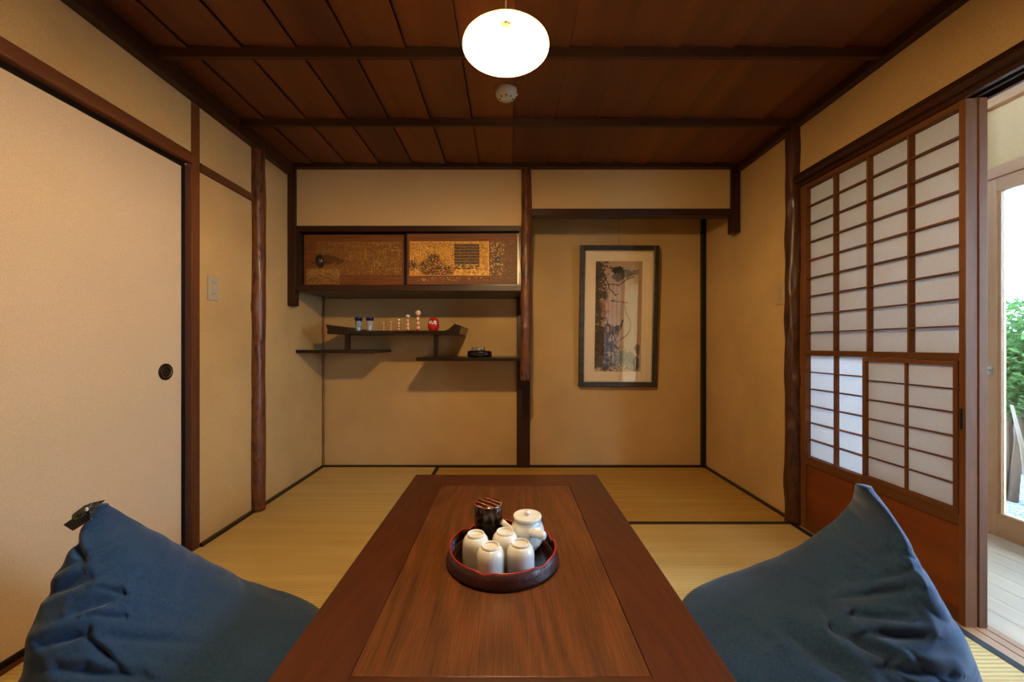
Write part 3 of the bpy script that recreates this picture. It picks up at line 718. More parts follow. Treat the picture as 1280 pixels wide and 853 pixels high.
# kokeshi dolls
WOODC = (.72, .47, .25, 1); kred = (.52, .05, .03, 1)
def kokeshi(px, top_y, label, hair, headr, hat=None):
    Y = 2.65; X = (px-636)/F*Y; h = CZ+(432-top_y)/F*Y-shelf_top; r = headr; z = shelf_top; bh = h-2*r*.95; br = r*.66
    t = thing('kokeshi_doll', (X, Y, z), label, 'doll', 'kokeshi dolls on the upper shelf')
    n = N('doll_body'); s = n.sep(n.coords()); st = n.math('SINE', n.math('MULTIPLY', s[2], 2*PI/(bh*.30)))
    fl_ = n.noise(n.coords(), 160, 2)
    col = n.mixc(n.ramp(n.math('ADD', n.math('MULTIPLY', st, .25), fl_), [(.58, (0, 0, 0, 1)), (.62, (1, 1, 1, 1))]), WOODC, kred)
    bm = B(); lathe(bm, [(0, 0), (br, 0), (br*1.02, bh*.1), (br*.92, bh*.6), (br*.8, bh*.88), (br*.5, bh), (0, bh)], (X, Y, z), 20)
    obj('body', bm, n.done(n.pbsdf(col, .35, coat=.3)), t, smooth=True)
    bm = B(); ball(bm, (X, Y, z+h-r*.95), r, 1, 1, .95, 2)
    hd = obj('head', bm, plain('doll_face', (.82, .60, .38, 1), .35, coat=.3), t, smooth=True)
    bm = B(); c = Vector((X, Y, z+h-r*.95)); ball(bm, c, r*1.05, 1, 1, .97, 3)
    kill = [v for v in bm.verts if not ((v.co-c).normalized().z*.9+(v.co-c).normalized().y*.40 > .22)]
    bmesh.ops.delete(bm, geom=kill, context='VERTS'); obj('hair', bm, plain('doll_hair', hair, .4), hd, smooth=True)
    bm = B()
    for sx in (-1, 1): ball(bm, c+Vector((sx*.36*r, -.92*r, .02*r)), r*.10, 1.3, .5, .6, 1)
    ball(bm, c+Vector((0, -.93*r, -.42*r)), r*.09, 1.2, .5, .5, 1)
    obj('face_marks', bm, M['black'], hd)
blk = (.02, .012, .01, 1)
kokeshi(479.5, 402.6, 'smallest kokeshi doll, next to the glasses on the upper shelf', blk, .0078)
kokeshi(488.6, 401.0, 'second smallest kokeshi doll from the glasses', blk, .0085)
kokeshi(498.3, 398.0, 'middle one of the five kokeshi dolls, red striped body', blk, .0110)
kokeshi(509.6, 392.6, 'second tallest kokeshi doll with pale face and dark hair', blk, .0150)
kokeshi(522.6, 387.6, 'tallest kokeshi doll with red hair, beside the round red doll', (.30, .04, .02, 1), .0210)
# daruma
Y = 2.65; X = (541.8-636)/F*Y; z = shelf_top
t = thing('daruma_doll', (X, Y, z), 'round red roly-poly doll with white face at the right end of the upper shelf', 'doll')
bm = B(); lathe(bm, [(0, 0), (.024, 0), (.033, .010), (.0385, .030), (.039, .048), (.036, .066), (.028, .082), (.015, .091), (0, .094)], (X, Y, z), 32, sy=.9)
obj('body', bm, plain('red_lacquer', (.50, .018, .012, 1), .25, coat=.4), t, smooth=True)
bm = B()
for sx in (-1, 1): ball(bm, (X+sx*.012, Y-.025, z+.058), .014, 1, .72, 1.05, 3)
ball(bm, (X, Y-.026, z+.048), .013, 1.1, .75, .8, 2)
fc = obj('face', bm, plain('white_face', (.80, .74, .64, 1), .4), t, smooth=True)
bm = B()
for sx in (-1, 1):
    ball(bm, (X+sx*.011, Y-.036, z+.056), .0035, 1, .4, 1, 1)
    tube(bm, [(X+sx*.004, Y-.034, z+.066), (X+sx*.013, Y-.034, z+.070), (X+sx*.022, Y-.027, z+.064)], .0022, 6)
tube(bm, [(X-.007, Y-.036, z+.042), (X+.007, Y-.036, z+.042)], .0014, 6)
obj('brows_and_eyes', bm, M['black'], fc)
# black lidded ornament
X = (599.5-636)/F*2.68; Y = 2.68; z = .856
t = thing('iron_ornament', (X, Y, z), 'low black oval ornament with silvery fittings on the right lower shelf', 'ornament')
bm = B(); lathe(bm, [(0, 0), (.074, 0), (.084, .006), (.086, .018), (.082, .026), (.086, .030), (.080, .040), (.060, .044), (0, .046)], (X, Y, z), 40, sy=.6)
obj('base', bm, plain('black_iron', (.004, .004, .005, 1), .25), t, smooth=True)
bm = B(); silver = plain('tarnished_silver', (.42, .38, .32, 1), .3, metallic=.9)
tube(bm, [(X-.055, Y, z+.044), (X-.050, Y, z+.066), (X-.030, Y-.01, z+.058), (X-.015, Y, z+.074), (X+.010, Y-.006, z+.072), (X+.030, Y, z+.076), (X+.036, Y, z+.046)], .0042, 8)
tube(bm, [(X-.025, Y-.02, z+.044), (X-.010, Y-.03, z+.060), (X+.012, Y-.03, z+.060), (X+.024, Y-.02, z+.044)], .0035, 8)
obj('handle', bm, silver, t, smooth=True)
bm = B(); ball(bm, (X-.004, Y-.02, z+.052), .018, 1.3, .8, .6, 2); ball(bm, (X+.020, Y-.015, z+.058), .010, sub=2); ball(bm, (X-.045, Y-.01, z+.055), .008, sub=2)
obj('figure', bm, silver, t, smooth=True)

# ------------------------------------------------------------------ framed picture (leans slightly forward, a touch askew)
def PW(px, py, Y): return Vector(((px-636)/F*Y, Y, CZ+(432-py)/F*Y))
TL, TR, BL = PW(724, 307.3, 2.925), PW(824.3, 307.3, 2.925), PW(722.2, 483.5, 2.968)
ux = (TR-TL).normalized(); Lx = (TR-TL).length
BR = PW(820.4, 484.2, 2.968)
vy = ((TL+TR)/2-(BL+BR)/2); Ly = vy.length; vy.normalize(); ux = (ux-vy*ux.dot(vy)).normalized(); nn = ux.cross(vy)     # nn points to the camera (-y)
if nn.y > 0: nn = -nn
C0 = (BL+BR)/2-ux*Lx*.5*.99
Lx *= .985
pic = thing('framed_picture', tuple((BL+BR)/2), 'tall framed ink painting of pine boughs hanging in the right alcove', 'picture')
def slab(u0, u1, v0, v1, d0, d1, bm=None):
    bm = bm or B()
    v = [bm.verts.new(C0+ux*u+vy*w+nn*d) for d in (d0, d1) for w in (v0, v1) for u in (u0, u1)]
    for f in ((0, 2, 3, 1), (4, 5, 7, 6), (0, 1, 5, 4), (2, 6, 7, 3), (0, 4, 6, 2), (1, 3, 7, 5)): bm.faces.new([v[i] for i in f])
    return bm
fw = .040
n = N('dark_bronze_frame'); v = n.coords(); frm = n.done(n.pbsdf(n.ramp(n.noise(v, 30, 3), [(.3, lin(44, 36, 24)), (.7, lin(74, 62, 42))]), .38, metallic=.35))
for q in ((0, fw, 0, Ly), (Lx-fw, Lx, 0, Ly), (fw, Lx-fw, 0, fw), (fw, Lx-fw, Ly-fw, Ly)):
    obj('frame_bar', slab(*q, 0, .024), frm, pic, bevel=.006)
bm = B()
for q in ((fw, fw+.006, fw, Ly-fw), (Lx-fw-.006, Lx-fw, fw, Ly-fw), (fw, Lx-fw, fw, fw+.006), (fw, Lx-fw, Ly-fw-.006, Ly-fw)): slab(*q, .010, .018, bm)
obj('inner_lip', bm, plain('gilt_lip', (.55, .42, .22, 1), .3, metallic=.6), pic)
mu0, mu1, mv0, mv1 = .122, Lx-.120, .118, Ly-.118
bm = B()
for q in ((fw, mu0, fw, Ly-fw), (mu1, Lx-fw, fw, Ly-fw), (mu0, mu1, fw, mv0), (mu0, mu1, mv1, Ly-fw)): slab(*q, .004, .009, bm)
obj('mount', bm, plain('cream_mount', (.80, .62, .38, 1), .8), pic)
CW, CH = 120, 264
c = Canvas(CW, CH, (190, 156, 122))
c.a *= (.92+.12*vnoise(CW, CH, 30, 40, 2))[..., None]
c.mix(np.clip((c.V-.35)*2, 0, .5), (206, 178, 138)); c.mix(((c.U > .84)*.35), (158, 122, 88))
for (cx, cy, rx, ry, sd_) in ((.06, .05, .16, .06, 1), (.08, .13, .14, .05, 2), (.05, .21, .14, .06, 3), (.10, .30, .16, .045, 4), (.05, .38, .12, .05, 5), (.10, .45, .14, .04, 6),
                          (.05, .52, .12, .04, 7), (.08, .62, .16, .06, 8), (.12, .70, .20, .05, 9), (.15, .78, .28, .055, 10), (.10, .86, .2, .06, 11), (.25, .93, .34, .05, 12)):
    c.blob(cx, cy, rx*1.25, ry*1.2, (66, 54, 42), .85, sd_*5, .95, 3)
c.blob(.50, .075, .17, .035, (52, 44, 36), .92, 61, .8, 4); c.blob(.62, .115, .2, .04, (70, 60, 50), .85, 63, .8, 4); c.blob(.50, .15, .13, .03, (84, 76, 64), .8, 65, .8, 4); c.blob(.80, .10, .14, .025, (74, 62, 50), .7, 67, .9, 4)
br = (70, 44, 30)
c.line([(.05, .24), (.18, .215), (.35, .205), (.50, .215), (.58, .19), (.66, .165), (.80, .14)], .010, br)
c.line([(.22, .16), (.28, .215), (.30, .25), (.38, .275), (.44, .31)], .010, br); c.line([(.42, .31), (.50, .29)], .007, br); c.line([(.20, .25), (.10, .24)], .008, br)
c.line([(.34, .355), (.42, .352)], .010, br); c.line([(.34, .36), (.56, .365), (.70, .375)], .006, br); c.line([(.60, .37), (.65, .42), (.66, .47), (.74, .52), (.77, .57), (.74, .64), (.66, .68), (.55, .71), (.48, .74)], .006, (110, 82, 60))
c.line([(.56, .70), (.70, .66), (.76, .62)], .006, (100, 76, 54), .8)
c.blob(.20, .40, .14, .04, (196, 130, 92), .5, 91, .6, 6); c.blob(.30, .46, .18, .05, (196, 150, 120), .6, 94, .6, 8)
for i in range(26):
    q = random.random(); x_ = .30+.22*q; y_ = .575+.05*random.random()
    c.line([(x_, y_), (x_+random.uniform(-.03, .03), y_+random.uniform(.03, .075))], .011, random.choice(((50, 38, 30), (66, 50, 40), (92, 74, 58))), .85)
c.line([(.25, .525), (.27, .56), (.32, .60)], .010, (58, 44, 34)); c.line([(.60, .53), (.57, .57), (.51, .60)], .014, (54, 42, 34)); c.line([(.585, .535), (.57, .60), (.52, .63)], .010, (64, 50, 40))
for xx in (.375, .42): c.line([(xx, .68), (xx, .93)], .009, (92, 48, 34))
c.blob(.70, .90, .30, .085, (134, 138, 122), .8, 41, .6, 6); c.blob(.60, .84, .12, .03, (132, 138, 128), .7, 43, .6, 5)
c.blob(.14, .92, .12, .05, (98, 92, 86), .8, 52, .4, 8)
for i in range(7):
    cx, cy = .05+.075*i+.02*(i % 2), .835+.014*i+.03*(i % 3); rr = .03+.008*(i % 2)
    c.line([(cx+rr*math.cos(t_), cy+rr/c.asp*math.sin(t_)*1.1) for t_ in np.linspace(PI, 2*PI, 9)], .006, (176, 146, 108), .6)
for i in range(6):
    cx, cy = .50+.06*i, .93+.01*(i % 3); rr = .03
    c.line([(cx+rr*math.cos(t_), cy+rr/c.asp*math.sin(t_)*1.4) for t_ in np.linspace(0, PI*1.6, 10)], .007, (206, 182, 146), .8)
c.blob(.92, .80, .06, .05, (84, 60, 46), .8, 71, .5, 4); c.blob(.90, .92, .07, .08, (70, 54, 42), .8, 73, .5, 4)
paint_mesh('painting', tuple(C0+ux*mu0+vy*mv0+nn*.005), tuple(ux*(mu1-mu0)), tuple(vy*(mv1-mv0)), c.a, pic, attr_mat('ink_on_silk', .8))
obj('glass_pane', slab(fw, Lx-fw, fw, Ly-fw, .012, .0135), M['pglass'], pic)
bm = B(); top = C0+ux*Lx*.49+vy*Ly+nn*.01; tube(bm, [tuple(top), (top.x, top.y+.02, 1.95)], .0014, 6)
tube(bm, [tuple(top+Vector((-.0, 0, .0))), tuple(top+Vector((.02, .01, -.04)))], .0015, 6)
obj('hanging_wire', bm, plain('wire', (.15, .10, .05, 1), .5, metallic=.5), pic)

# ------------------------------------------------------------------ low table
TZ = .34; tx0, tx1, ty0, ty1 = -.428, .404, .555, 1.79
ix0, ix1, iy0, iy1 = -.287, .2575, .697, 1.652
tab = thing('low_table', ((tx0+tx1)/2, (ty0+ty1)/2, 0), 'low reddish-brown wooden table with a framed top in the middle of the room', 'table')
g = .0012
obj('top_panel', bx(ix0+g, ix1-g, iy0+g, iy1-g, TZ-.028, TZ-.0006), M['table_y'], tab, bevel=.001)
def rimpiece(poly, mat): obj('rim_board', prism(B(), poly, 'z', TZ-.036, TZ), mat, tab, bevel=.0012)
rimpiece([(tx0, ty0), (ix0, ty0), (ix0, ty1), (tx0, ty1)], M['table_ry'])
rimpiece([(ix1, ty0), (tx1, ty0), (tx1, ty1), (ix1, ty1)], M['table_ry'])
rimpiece([(ix0, ty0), (ix1, ty0), (ix1, iy0), (ix0, iy0)], M['table_rx'])
rimpiece([(ix0, iy1), (ix1, iy1), (ix1, ty1), (ix0, ty1)], M['table_rx'])
for x in (tx0+.05, tx1-.11):
    for y in (ty0+.05, ty1-.11):
        bm = B(); prism(bm, [(x, y), (x+.06, y), (x+.06, y+.06), (x, y+.06)], 'z', .001, TZ-.037); obj('leg', bm, M['dark_z'], tab, bevel=.004)
obj('apron', bx(tx0+.06, tx1-.06, ty0+.07, ty0+.09, TZ-.085, TZ-.036), M['dark_x'], tab); obj('apron', bx(tx0+.06, tx1-.06, ty1-.09, ty1-.07, TZ-.085, TZ-.036), M['dark_x'], tab)
obj('apron', bx(tx0+.07, tx0+.09, ty0+.09, ty1-.09, TZ-.085, TZ-.036), M['dark_y'], tab); obj('apron', bx(tx1-.09, tx1-.07, ty0+.09, ty1-.09, TZ-.085, TZ-.036), M['dark_y'], tab)

# ------------------------------------------------------------------ tray and tea things
TXc, TYc, TR_ = -.017, 1.0875, .157
tray = thing('serving_tray', (TXc, TYc, TZ), 'round black and red lacquer tray with a scalloped rim on the table', 'tray')
NA = 192
notch = [math.radians(a) for a in (-168, -107, -45, 15, 76, 136)]
def rimz(a):
    d = min(abs(math.atan2(math.sin(a-b_), math.cos(a-b_))) for b_ in notch)
    return .0405-.0085*math.exp(-d/.13)+.0022*math.exp(-((d-.20)/.09)**2)
def rimr(a):
    d = min(abs(math.atan2(math.sin(a-b_), math.cos(a-b_))) for b_ in notch); return -.0035*math.exp(-d/.06)
bm = B(); prof = lambda a: [(.0, .002), (.10, .002), (TR_-.006, .002), (TR_-.001, .004), (TR_-.001, .010), (TR_-.006+rimr(a), .022), (TR_-.008+rimr(a), rimz(a)), (TR_-.012+rimr(a), rimz(a)), (TR_-.012+rimr(a), .024), (TR_-.016, .012), (TR_-.028, .008), (.09, .008), (.0, .008)]
prs = [prof(2*PI*i/NA) for i in range(NA)]
rings = []
for k in range(13):
    if prs[0][k][0] == 0: rings.append([bm.verts.new((TXc, TYc, TZ+prs[0][k][1]))])
    else: rings.append([bm.verts.new((TXc+prs[i][k][0]*math.cos(2*PI*i/NA), TYc+prs[i][k][0]*math.sin(2*PI*i/NA), TZ+prs[i][k][1])) for i in range(NA)])
for k in range(12):
    A, Bb = rings[k], rings[k+1]
    for i in range(NA):
        j = (i+1) % NA
        if len(A) == 1: f = bm.faces.new((A[0], Bb[i], Bb[j]))
        elif len(Bb) == 1: f = bm.faces.new((A[i], A[j], Bb[0]))
        else: f = bm.faces.new((A[i], A[j], Bb[j], Bb[i]))
        f.material_index = 0 if k < 7 else 1
n = N('tray_outer'); v = n.coords(); vo = n.node('TexVoronoi', Vector=v, Scale=330)
t_out = n.done(n.pbsdf(n.ramp(vo.outputs['Distance'], [(.2, lin(28, 6, 5)), (.7, lin(62, 12, 9))]), .42, n.bump(vo.outputs['Distance'], .5, .0012), coat=.08))
t_in = plain('tray_inner', lin(26, 7, 6), .16, coat=.5)
obj('body', bm, [t_out, t_in], tray, smooth=True)
bm = B(); pr = [(TXc+(TR_-.010+rimr(a))*math.cos(a), TYc+(TR_-.010+rimr(a))*math.sin(a), TZ+rimz(a)+.0004) for a in [2*PI*i/NA for i in range(NA+1)]]
tube(bm, pr, .0020, 8); redl = plain('red_lacquer_line', lin(176, 30, 20), .3, coat=.3)
obj('rim_line', bm, redl, tray, smooth=True)
bm = B(); pr = [(TXc+(TR_-.0155)*math.cos(a), TYc+(TR_-.0155)*math.sin(a), TZ+.013) for a in [2*PI*i/NA for i in range(NA+1)]]
tube(bm, pr, .0008, 6); obj('inner_line', bm, plain('dull_red_line', lin(110, 26, 16), .35), tray, smooth=True)
FZ = TZ+.0085
# cups, upside down
n = N('celadon_glaze'); v = n.coords(); glz = n.done(n.pbsdf(n.ramp(n.noise(v, 18, 3), [(.3, (.74, .76, .72, 1)), (.7, (.82, .83, .78, 1))]), .16, coat=.4, coat_rough=.05))
cups = [((-.0465, .9866), 'white teacup upside down, nearest of the four, front left on the tray'), ((.0302, .9999), 'white teacup upside down at the front right of the tray, below the teapot'),
        ((-.0891, 1.0485), 'white teacup upside down at the left side of the tray'), ((-.0103, 1.062), 'white teacup upside down in the back middle, partly hidden by the front cups')]
def cup_build(p):
    t = thing('teacup', (p[0], p[1], FZ))
    c3 = (p[0], p[1], 0)
    bm = B(); lathe(bm, [(.0325, .0), (.0345, .0), (.0356, .004), (.0362, .020), (.0360, .050), (.0350, .062), (.0318, .0715), (.0265, .0785), (.0238, .0800), (.0222, .0798), (0, .0798), (0, .074), (.024, .072), (.0315, .060), (.0328, .040), (.0325, .0)], c3, 48)
    bm.transform(Matrix.Translation((0, 0, FZ)) @ Matrix.Diagonal((1, 1, .93, 1))); obj('body', bm, glz, t, smooth=True)
    bm = B(); lathe(bm, [(.0215, .0790), (.0240, .0795), (.0236, .0830), (.0228, .0858), (.0214, .0864), (.0203, .0856), (.0198, .0825), (.0198, .079)], c3, 48, close=True)
    bm.transform(Matrix.Translation((0, 0, FZ)) @ Matrix.Diagonal((1, 1, .93, 1))); obj('foot_ring', bm, plain('foot_glaze', (.78, .74, .66, 1), .3, coat=.2), t, smooth=True)
    return t
proto = cup_build(cups[0][0])
for i, (p, lb) in enumerate(cups):
    if i == 0: o = proto
    else:
        o = proto.copy(); COL.objects.link(o); o.location = (p[0], p[1], FZ)
        for ch in list(proto.children):
            c_ = ch.copy(); COL.objects.link(c_); c_.parent = o
    tag(o, lb, 'cup', 'upside-down teacups on the tray')
# teapot
PXc, PYc = .054, 1.128
pot = thing('teapot', (PXc, PYc, FZ), 'white side-handled teapot with lid at the back right of the tray', 'teapot')
c3 = (PXc, PYc, FZ)
bm = B(); lathe(bm, [(0, .0), (.028, 0), (.034, .004), (.043, .022), (.0485, .042), (.0480, .058), (.0435, .070), (.0400, .076), (.0400, .083), (.0385, .084), (.036, .080), (0, .078)], c3, 56)
obj('body', bm, glz, pot, smooth=True)
bm = B(); lathe(bm, [(0, .0945), (.012, .0945), (.030, .0935), (.0365, .0950), (.0400, .0950), (.0412, .092), (.0410, .0870), (.0395, .0845), (0, .0845)], c3, 56)
lid = obj('lid', bm, glz, pot, smooth=True)
bm = B(); lathe(bm, [(.0045, .093), (.0055, .097), (.0085, .100), (.0085, .103), (.005, .106), (0, .1065)], c3, 24); obj('knob', bm, glz, lid, smooth=True)
bm = B(); tube(bm, [(PXc-.036, PYc-.006, FZ+.046), (PXc-.050, PYc-.010, FZ+.056), (PXc-.062, PYc-.013, FZ+.070), (PXc-.074, PYc-.016, FZ+.083)], [.015, .011, .0085, .0075], 16)
obj('spout', bm, glz, pot, smooth=True)
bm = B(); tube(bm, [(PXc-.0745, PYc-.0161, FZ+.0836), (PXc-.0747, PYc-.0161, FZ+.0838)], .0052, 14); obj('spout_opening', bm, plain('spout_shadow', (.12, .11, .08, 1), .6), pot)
bm = B(); tube(bm, [(PXc-.002, PYc-.026, FZ+.056), (PXc+.008, PYc-.038, FZ+.061), (PXc+.019, PYc-.051, FZ+.065), (PXc+.030, PYc-.063, FZ+.068), (PXc+.039, PYc-.072, FZ+.070), (PXc+.0425, PYc-.0755, FZ+.0705)], [.0130, .0112, .0108, .0114, .0122, .0100], 20)
obj('handle', bm, glz, pot, smooth=True)
# tea caddy
CX, CY = -.0605, 1.150
cad = thing('tea_caddy', (CX, CY, FZ), 'dark brown cylindrical tea caddy with striped bark lid behind the cups', 'tea caddy')
n = N('cherry_bark'); v = n.coords(); s = n.sep(v)
wv = n.math('SINE', n.math('ADD', n.math('MULTIPLY', s[0], 260), n.math('MULTIPLY', n.noise(v, 30, 2), 8)))
bark = n.done(n.pbsdf(n.ramp(wv, [(.0, lin(22, 8, 6)), (.9, lin(74, 42, 26))]), .22, n.bump(wv, .2, .001), coat=.5))
bm = B(); lathe(bm, [(0, 0), (.0400, 0), (.0405, .003), (.0405, .074), (0, .074)], (CX, CY, FZ), 48); obj('body', bm, plain('dark_bark_body', lin(24, 9, 7), .22, coat=.5), cad, smooth=False, bevel=.001)
bm = B(); lathe(bm, [(.0405, .0735), (.0412, .0745), (.0412, .118), (.0400, .1205), (.0385, .1215)], (CX, CY, FZ), 48); ld = obj('lid', bm, bark, cad, smooth=True)
n = N('striped_lid'); v = n.coords((1, 1, 1), (0, 0, math.radians(-50))); s = n.sep(v); ff = n.math('FRACT', n.math('MULTIPLY', s[0], 52))
stripe = n.ramp(ff, [(.0, lin(214, 170, 116)), (.14, lin(150, 84, 50)), (.2, lin(72, 16, 10)), (.9, lin(38, 12, 8))])
bm = B(); lathe(bm, [(.0390, .1212), (.036, .1222), (0, .1230)], (CX, CY, FZ), 48); obj('striped_top', bm, n.done(n.pbsdf(stripe, .25, coat=.4)), ld, smooth=True)
bm = B(); lathe(bm, [(.0380, .1208), (.0398, .1214), (.0404, .1206), (.0398, .1196)], (CX, CY, FZ), 48, close=True); obj('lid_edge', bm, plain('tan_edge', lin(150, 100, 60), .4), ld, smooth=True)

# ------------------------------------------------------------------ floor cushions
n = N('navy_cotton'); v = n.coords(); wv = n.noise(n.coords((1, 1, 1)), 900, 2); sl = n.noise(n.coords((30, 30, 30)), 6, 3); fold = n.noise(n.coords((3, 4, 15), (0, math.radians(26), 0)), 1.0, 2, .45, .2)
col = n.ramp(n.math('ADD', n.math('MULTIPLY', sl, .5), n.math('MULTIPLY', wv, .5)), [(.35, lin(20, 44, 72)), (.66, lin(36, 68, 104))])
nm = n.bump(fold, .8, .030); nm = n.bump(n.math('ADD', wv, sl), .25, .0006, nm)
M['navy'] = n.done(n.pbsdf(col, .85, nm, sheen=.25, spec=.2))

def interp(tab_, z):
    if z <= tab_[0][0]: return tab_[0][1]
    for (a, va), (b, vb) in zip(tab_, tab_[1:]):
        if z <= b:
            t_ = (z-a)/(b-a); return va+(vb-va)*t_
    return tab_[-1][1]
def smooth_tab(tab_, z, w=.012):
    return sum(interp(tab_, z+d*w) for d in (-1, -.5, 0, .5, 1))/5
def cushion(name_label, xmin_t, xmax_t, apex, ymid, hd_t, seed, s_fold, crease_px):
    creases = [((a_-636)/F, (b_-432)/F, (c_-636)/F, (d_-432)/F, w_*1.15, m_*.85) for a_, b_, c_, d_, w_, m_ in crease_px]
    H = apex[1]
    t = thing('floor_cushion', ((xmin_t[0][1]+xmax_t[0][1])/2, ymid, .002), name_label, 'floor cushion', 'blue floor cushions beside the table')
    bm = B(); NZ, NTH = 190, 340; rings = []
    for i in range(NZ+1):
        q = i/NZ; z = .002+(H-.002)*(1-(1-q)**1.25)
        xa, xb = smooth_tab(xmin_t, z), smooth_tab(xmax_t, z)
        hd = smooth_tab(hd_t, z)
        tt = z/H
        xc = (xa+xb)/2*(1-tt**2)+apex[0]*tt**2; xc = min(max(xc, xa+.3*(xb-xa)), xb-.3*(xb-xa))
        yo = ymid
        if i == NZ: rings.append([bm.verts.new((apex[0], yo, H+.002))]); break
        e = 2.0/(2.3-.5*tt)
        rg = []
        for k in range(NTH):
            a = 2*PI*k/NTH; ca, sa = math.cos(a), math.sin(a)
            x = xc+(xb-xc if ca > 0 else xc-xa)*math.copysign(abs(ca)**e, ca)
            y = yo+hd*(.85 if sa > 0 else .60)*math.copysign(abs(sa)**e, sa)
            # folds
            p = Vector((x, y, z))
            rad = Vector((x-xc, y-yo, 0)); rl = max(rad.length, 1e-4); rad /= rl
            front = max(0, -sa)**.8
            base = .55*min(1, (H-z)/.10)*min(1, z/.05)
            # creases running roughly from the wall side downwards
            u = (x-apex[0])*s_fold; w_ = (H-z)
            f1 = noise.noise(Vector((u*1.5+seed, y*1.2, w_*6+u*5.0)))
            f2 = noise.noise(Vector((u*3+seed*2, y*2, w_*22+u*9)))
            rdg = (1-abs(noise.noise(Vector((u*2.2+seed*3, y*1.5, w_*10+u*9+f1*1.5)))*2.2))
            rdg = max(0, rdg)**4
            dsp = base*(.034*f1*front+.010*f2-.016*rdg*front)
            edge = abs(ca)**3       # keep the silhouette close to the measured one
            dsp *= (1-.97*abs(ca)**1.5)
            fy = 0
            if sa < .05:
                qx, qz = x/y, (CZ-z)/y          # fold lines are set out as directions seen from the room's middle
                for (ax, az, bx_, bz, wd, am) in creases:
                    dx, dz = bx_-ax, bz-az; L2 = dx*dx+dz*dz; t_ = max(0, min(1, ((qx-ax)*dx+(qz-az)*dz)/L2))
                    sd_ = (qx-ax)*dz-(qz-az)*dx; dd = math.hypot(qx-ax-t_*dx, qz-az-t_*dz)
                    if dd > .1: continue
                    tp = .35+.65*math.sin(PI*min(max(t_, .08), .92))
                    fy += tp*am*(math.exp(-(dd/wd)**2)-.8*math.exp(-((dd-2.2*wd)/(1.5*wd))**2)*(1.0 if sd_ > 0 else .4))
                fy *= min(1, (.05-sa)*2.5)*min(1, (H-z)/.06)*min(1, z/.05)
            rg.append(bm.verts.new((x+rad.x*dsp, y+rad.y*dsp+fy*.75, z-fy*.75)))
        rings.append(rg)
    bm.faces.new(rings[0][::-1])
    for A, Bb in zip(rings, rings[1:]):
        for i in range(NTH):
            j = (i+1) % NTH
            if len(Bb) == 1: bm.faces.new((A[i], A[j], Bb[0]))
            else: bm.faces.new((A[i], A[j], Bb[j], Bb[i]))
    obj('cover', bm, M['navy'], t, smooth=True)
    return t
lmin = [(0.0, -1.2128), (0.03, -1.2106), (0.08, -1.1975), (0.14, -1.1615), (0.2, -1.0934), (0.26, -1.0526), (0.31, -1.0535), (0.36, -1.0494), (0.41, -1.0433), (0.46, -1.0283), (0.5, -1.0185), (0.53, -1.0155), (0.546, -1.0125)]
lmax = [(0.0, -0.399), (0.03, -0.3926), (0.08, -0.4066), (0.14, -0.4744), (0.2, -0.6918), (0.26, -0.8076), (0.31, -0.8549), (0.36, -0.8869), (0.41, -0.9098), (0.46, -0.9459), (0.5, -0.9894), (0.53, -0.9862), (0.546, -0.983)]
hdt = [(0, .34), (.04, .37), (.15, .36), (.25, .31), (.35, .225), (.45, .12), (.51, .055), (.546, .010)]
lc = cushion('dark blue pyramid floor cushion with a black webbing loop, left of the table', lmin, lmax, (-1.0, .546), .95, hdt, 3.7, 1, [(98, 764, 152, 742, .010, .016), (126, 737, 154, 741, .006, .012), (112, 772, 156, 771, .006, .012), (58, 742, 112, 722, .010, .016),
    (90, 668, 104, 705, .010, .012), (128, 798, 250, 803, .010, .010), (55, 806, 112, 790, .012, .018), (108, 800, 150, 834, .010, .014), (176, 690, 240, 724, .012, .008), (190, 760, 300, 780, .014, .010), (70, 840, 180, 846, .012, .014), (128, 642, 142, 655, .005, .008)])
rmin = [(0.0, 0.4343), (0.03, 0.4134), (0.08, 0.4014), (0.14, 0.4089), (0.2, 0.4505), (0.26, 0.6389), (0.31, 0.7409), (0.36, 0.8497), (0.41, 0.8792), (0.46, 0.8823), (0.5, 0.8906), (0.54, 0.885), (0.57, 0.8683), (0.592, 0.8537)]
rmax = [(0.0, 1.1662), (0.03, 1.1518), (0.08, 1.1308), (0.14, 1.1012), (0.2, 1.0698), (0.26, 1.0402), (0.31, 1.0208), (0.36, 0.985), (0.41, 0.9624), (0.46, 0.9445), (0.5, 0.932), (0.54, 0.9144), (0.57, 0.8983), (0.592, 0.8843)]
hdr = [(0, .34), (.04, .37), (.15, .36), (.25, .32), (.36, .24), (.47, .13), (.54, .065), (.575, .035), (.590, .018)]
rc = cushion('blue pyramid floor cushion lit by daylight, right of the table', rmin, rmax, (.868, .592), .95, hdr, 11.3, -1, [(1052, 746, 1142, 738, .009, .018), (1006, 712, 1046, 790, .012, .018), (1040, 786, 1114, 826, .011, .018), (955, 762, 1066, 850, .016, .020), (1080, 792, 1160, 800, .010, .016),
    (1030, 704, 1118, 690, .010, .013), (1066, 768, 1132, 776, .008, .016), (980, 722, 1010, 760, .010, .012), (900, 740, 960, 800, .014, .012), (1072, 640, 1090, 680, .009, .008), (1110, 836, 1190, 846, .012, .014), (1090, 725, 1150, 712, .008, .010)])
# seams
seam = plain('navy_seam', lin(30, 42, 60), .85)
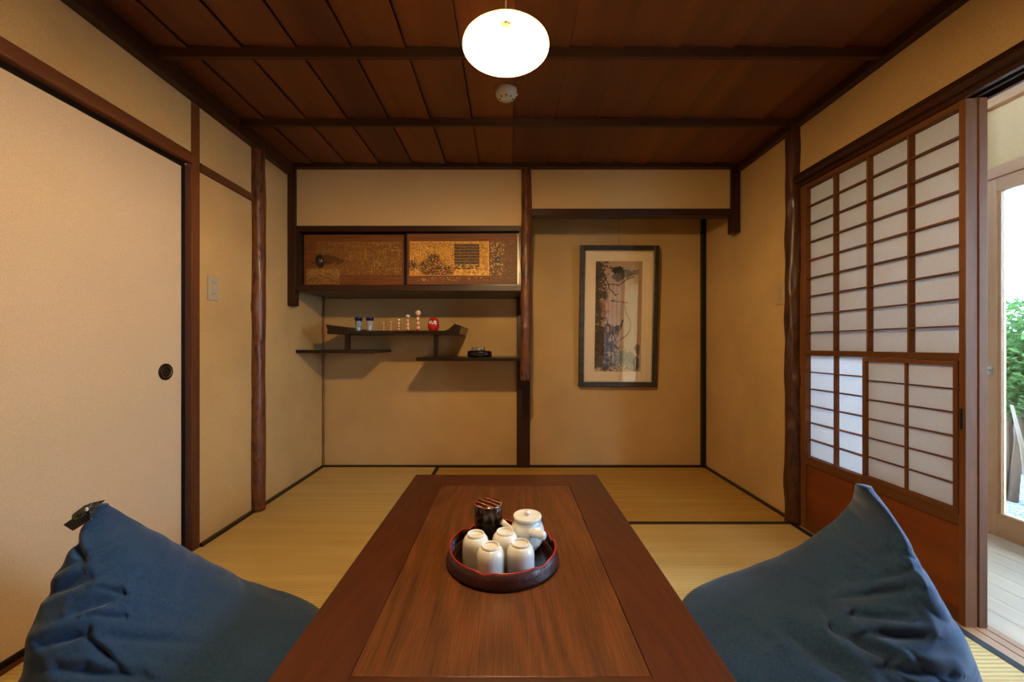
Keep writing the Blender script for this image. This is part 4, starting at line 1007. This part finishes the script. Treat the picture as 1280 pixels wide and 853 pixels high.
# webbing loop on the left cushion
n = N('black_webbing'); v = n.coords((1, 1, 1), (0, math.radians(35), 0)); s = n.sep(v); ff = n.math('FRACT', n.math('MULTIPLY', s[0], 130)); gg = n.math('FRACT', n.math('MULTIPLY', s[2], 190))
wm = n.done(n.pbsdf(n.mixc(n.math('MULTIPLY', n.math('LESS_THAN', ff, .16), n.math('LESS_THAN', gg, .7)), (.008, .008, .010, 1), (.16, .15, .10, 1)), .7))
def ribbon(path, wdir, w, th):
    bm = B(); wd = Vector(wdir).normalized()*w/2; pts = [Vector(p) for p in path]; sec = []
    for i, p in enumerate(pts):
        d = (pts[min(i+1, len(pts)-1)]-pts[max(i-1, 0)]).normalized(); nrm = d.cross(wd).normalized()*th/2
        sec.append([bm.verts.new(q) for q in (p-wd-nrm, p+wd-nrm, p+wd+nrm, p-wd+nrm)])
    for a_, b_ in zip(sec, sec[1:]):
        for k in range(4): bm.faces.new((a_[k], a_[(k+1) % 4], b_[(k+1) % 4], b_[k]))
    bm.faces.new(sec[0][::-1]); bm.faces.new(sec[-1]); return bm
def L(px, py, Y=.945): return ((px-636)/F*Y, Y, CZ+(432-py)/F*Y)
lp = obj('carry_loop', ribbon([L(124, 631, .95), L(115, 633, .945), L(105, 635, .935), L(99, 638, .925), L(97.5, 642, .915), L(101, 645, .905), L(107, 643, .90), L(109, 638, .90)], (.0, .9, .35), .028, .003), wm, lc)
bm = B(); P = [L(112, 638, .90), L(113, 650, .90), L(91, 664, .90), L(79, 656.5, .90), L(98, 643, .90)]
v1 = [bm.verts.new(p) for p in P]; v2 = [bm.verts.new((p[0]+.001, p[1]+.004, p[2]+.001)) for p in P]
bm.faces.new(v1); bm.faces.new(v2[::-1])
for i in range(5): bm.faces.new((v1[i], v1[(i+1) % 5], v2[(i+1) % 5], v2[i]))
obj('strap_end', bm, wm, lp)
bm = B(); ball(bm, L(108.3, 637, .896), .0042, 1, .5, 1.2, 2); obj('snap_button', bm, plain('white_snap', (.85, .84, .8, 1), .4), lp, smooth=True)
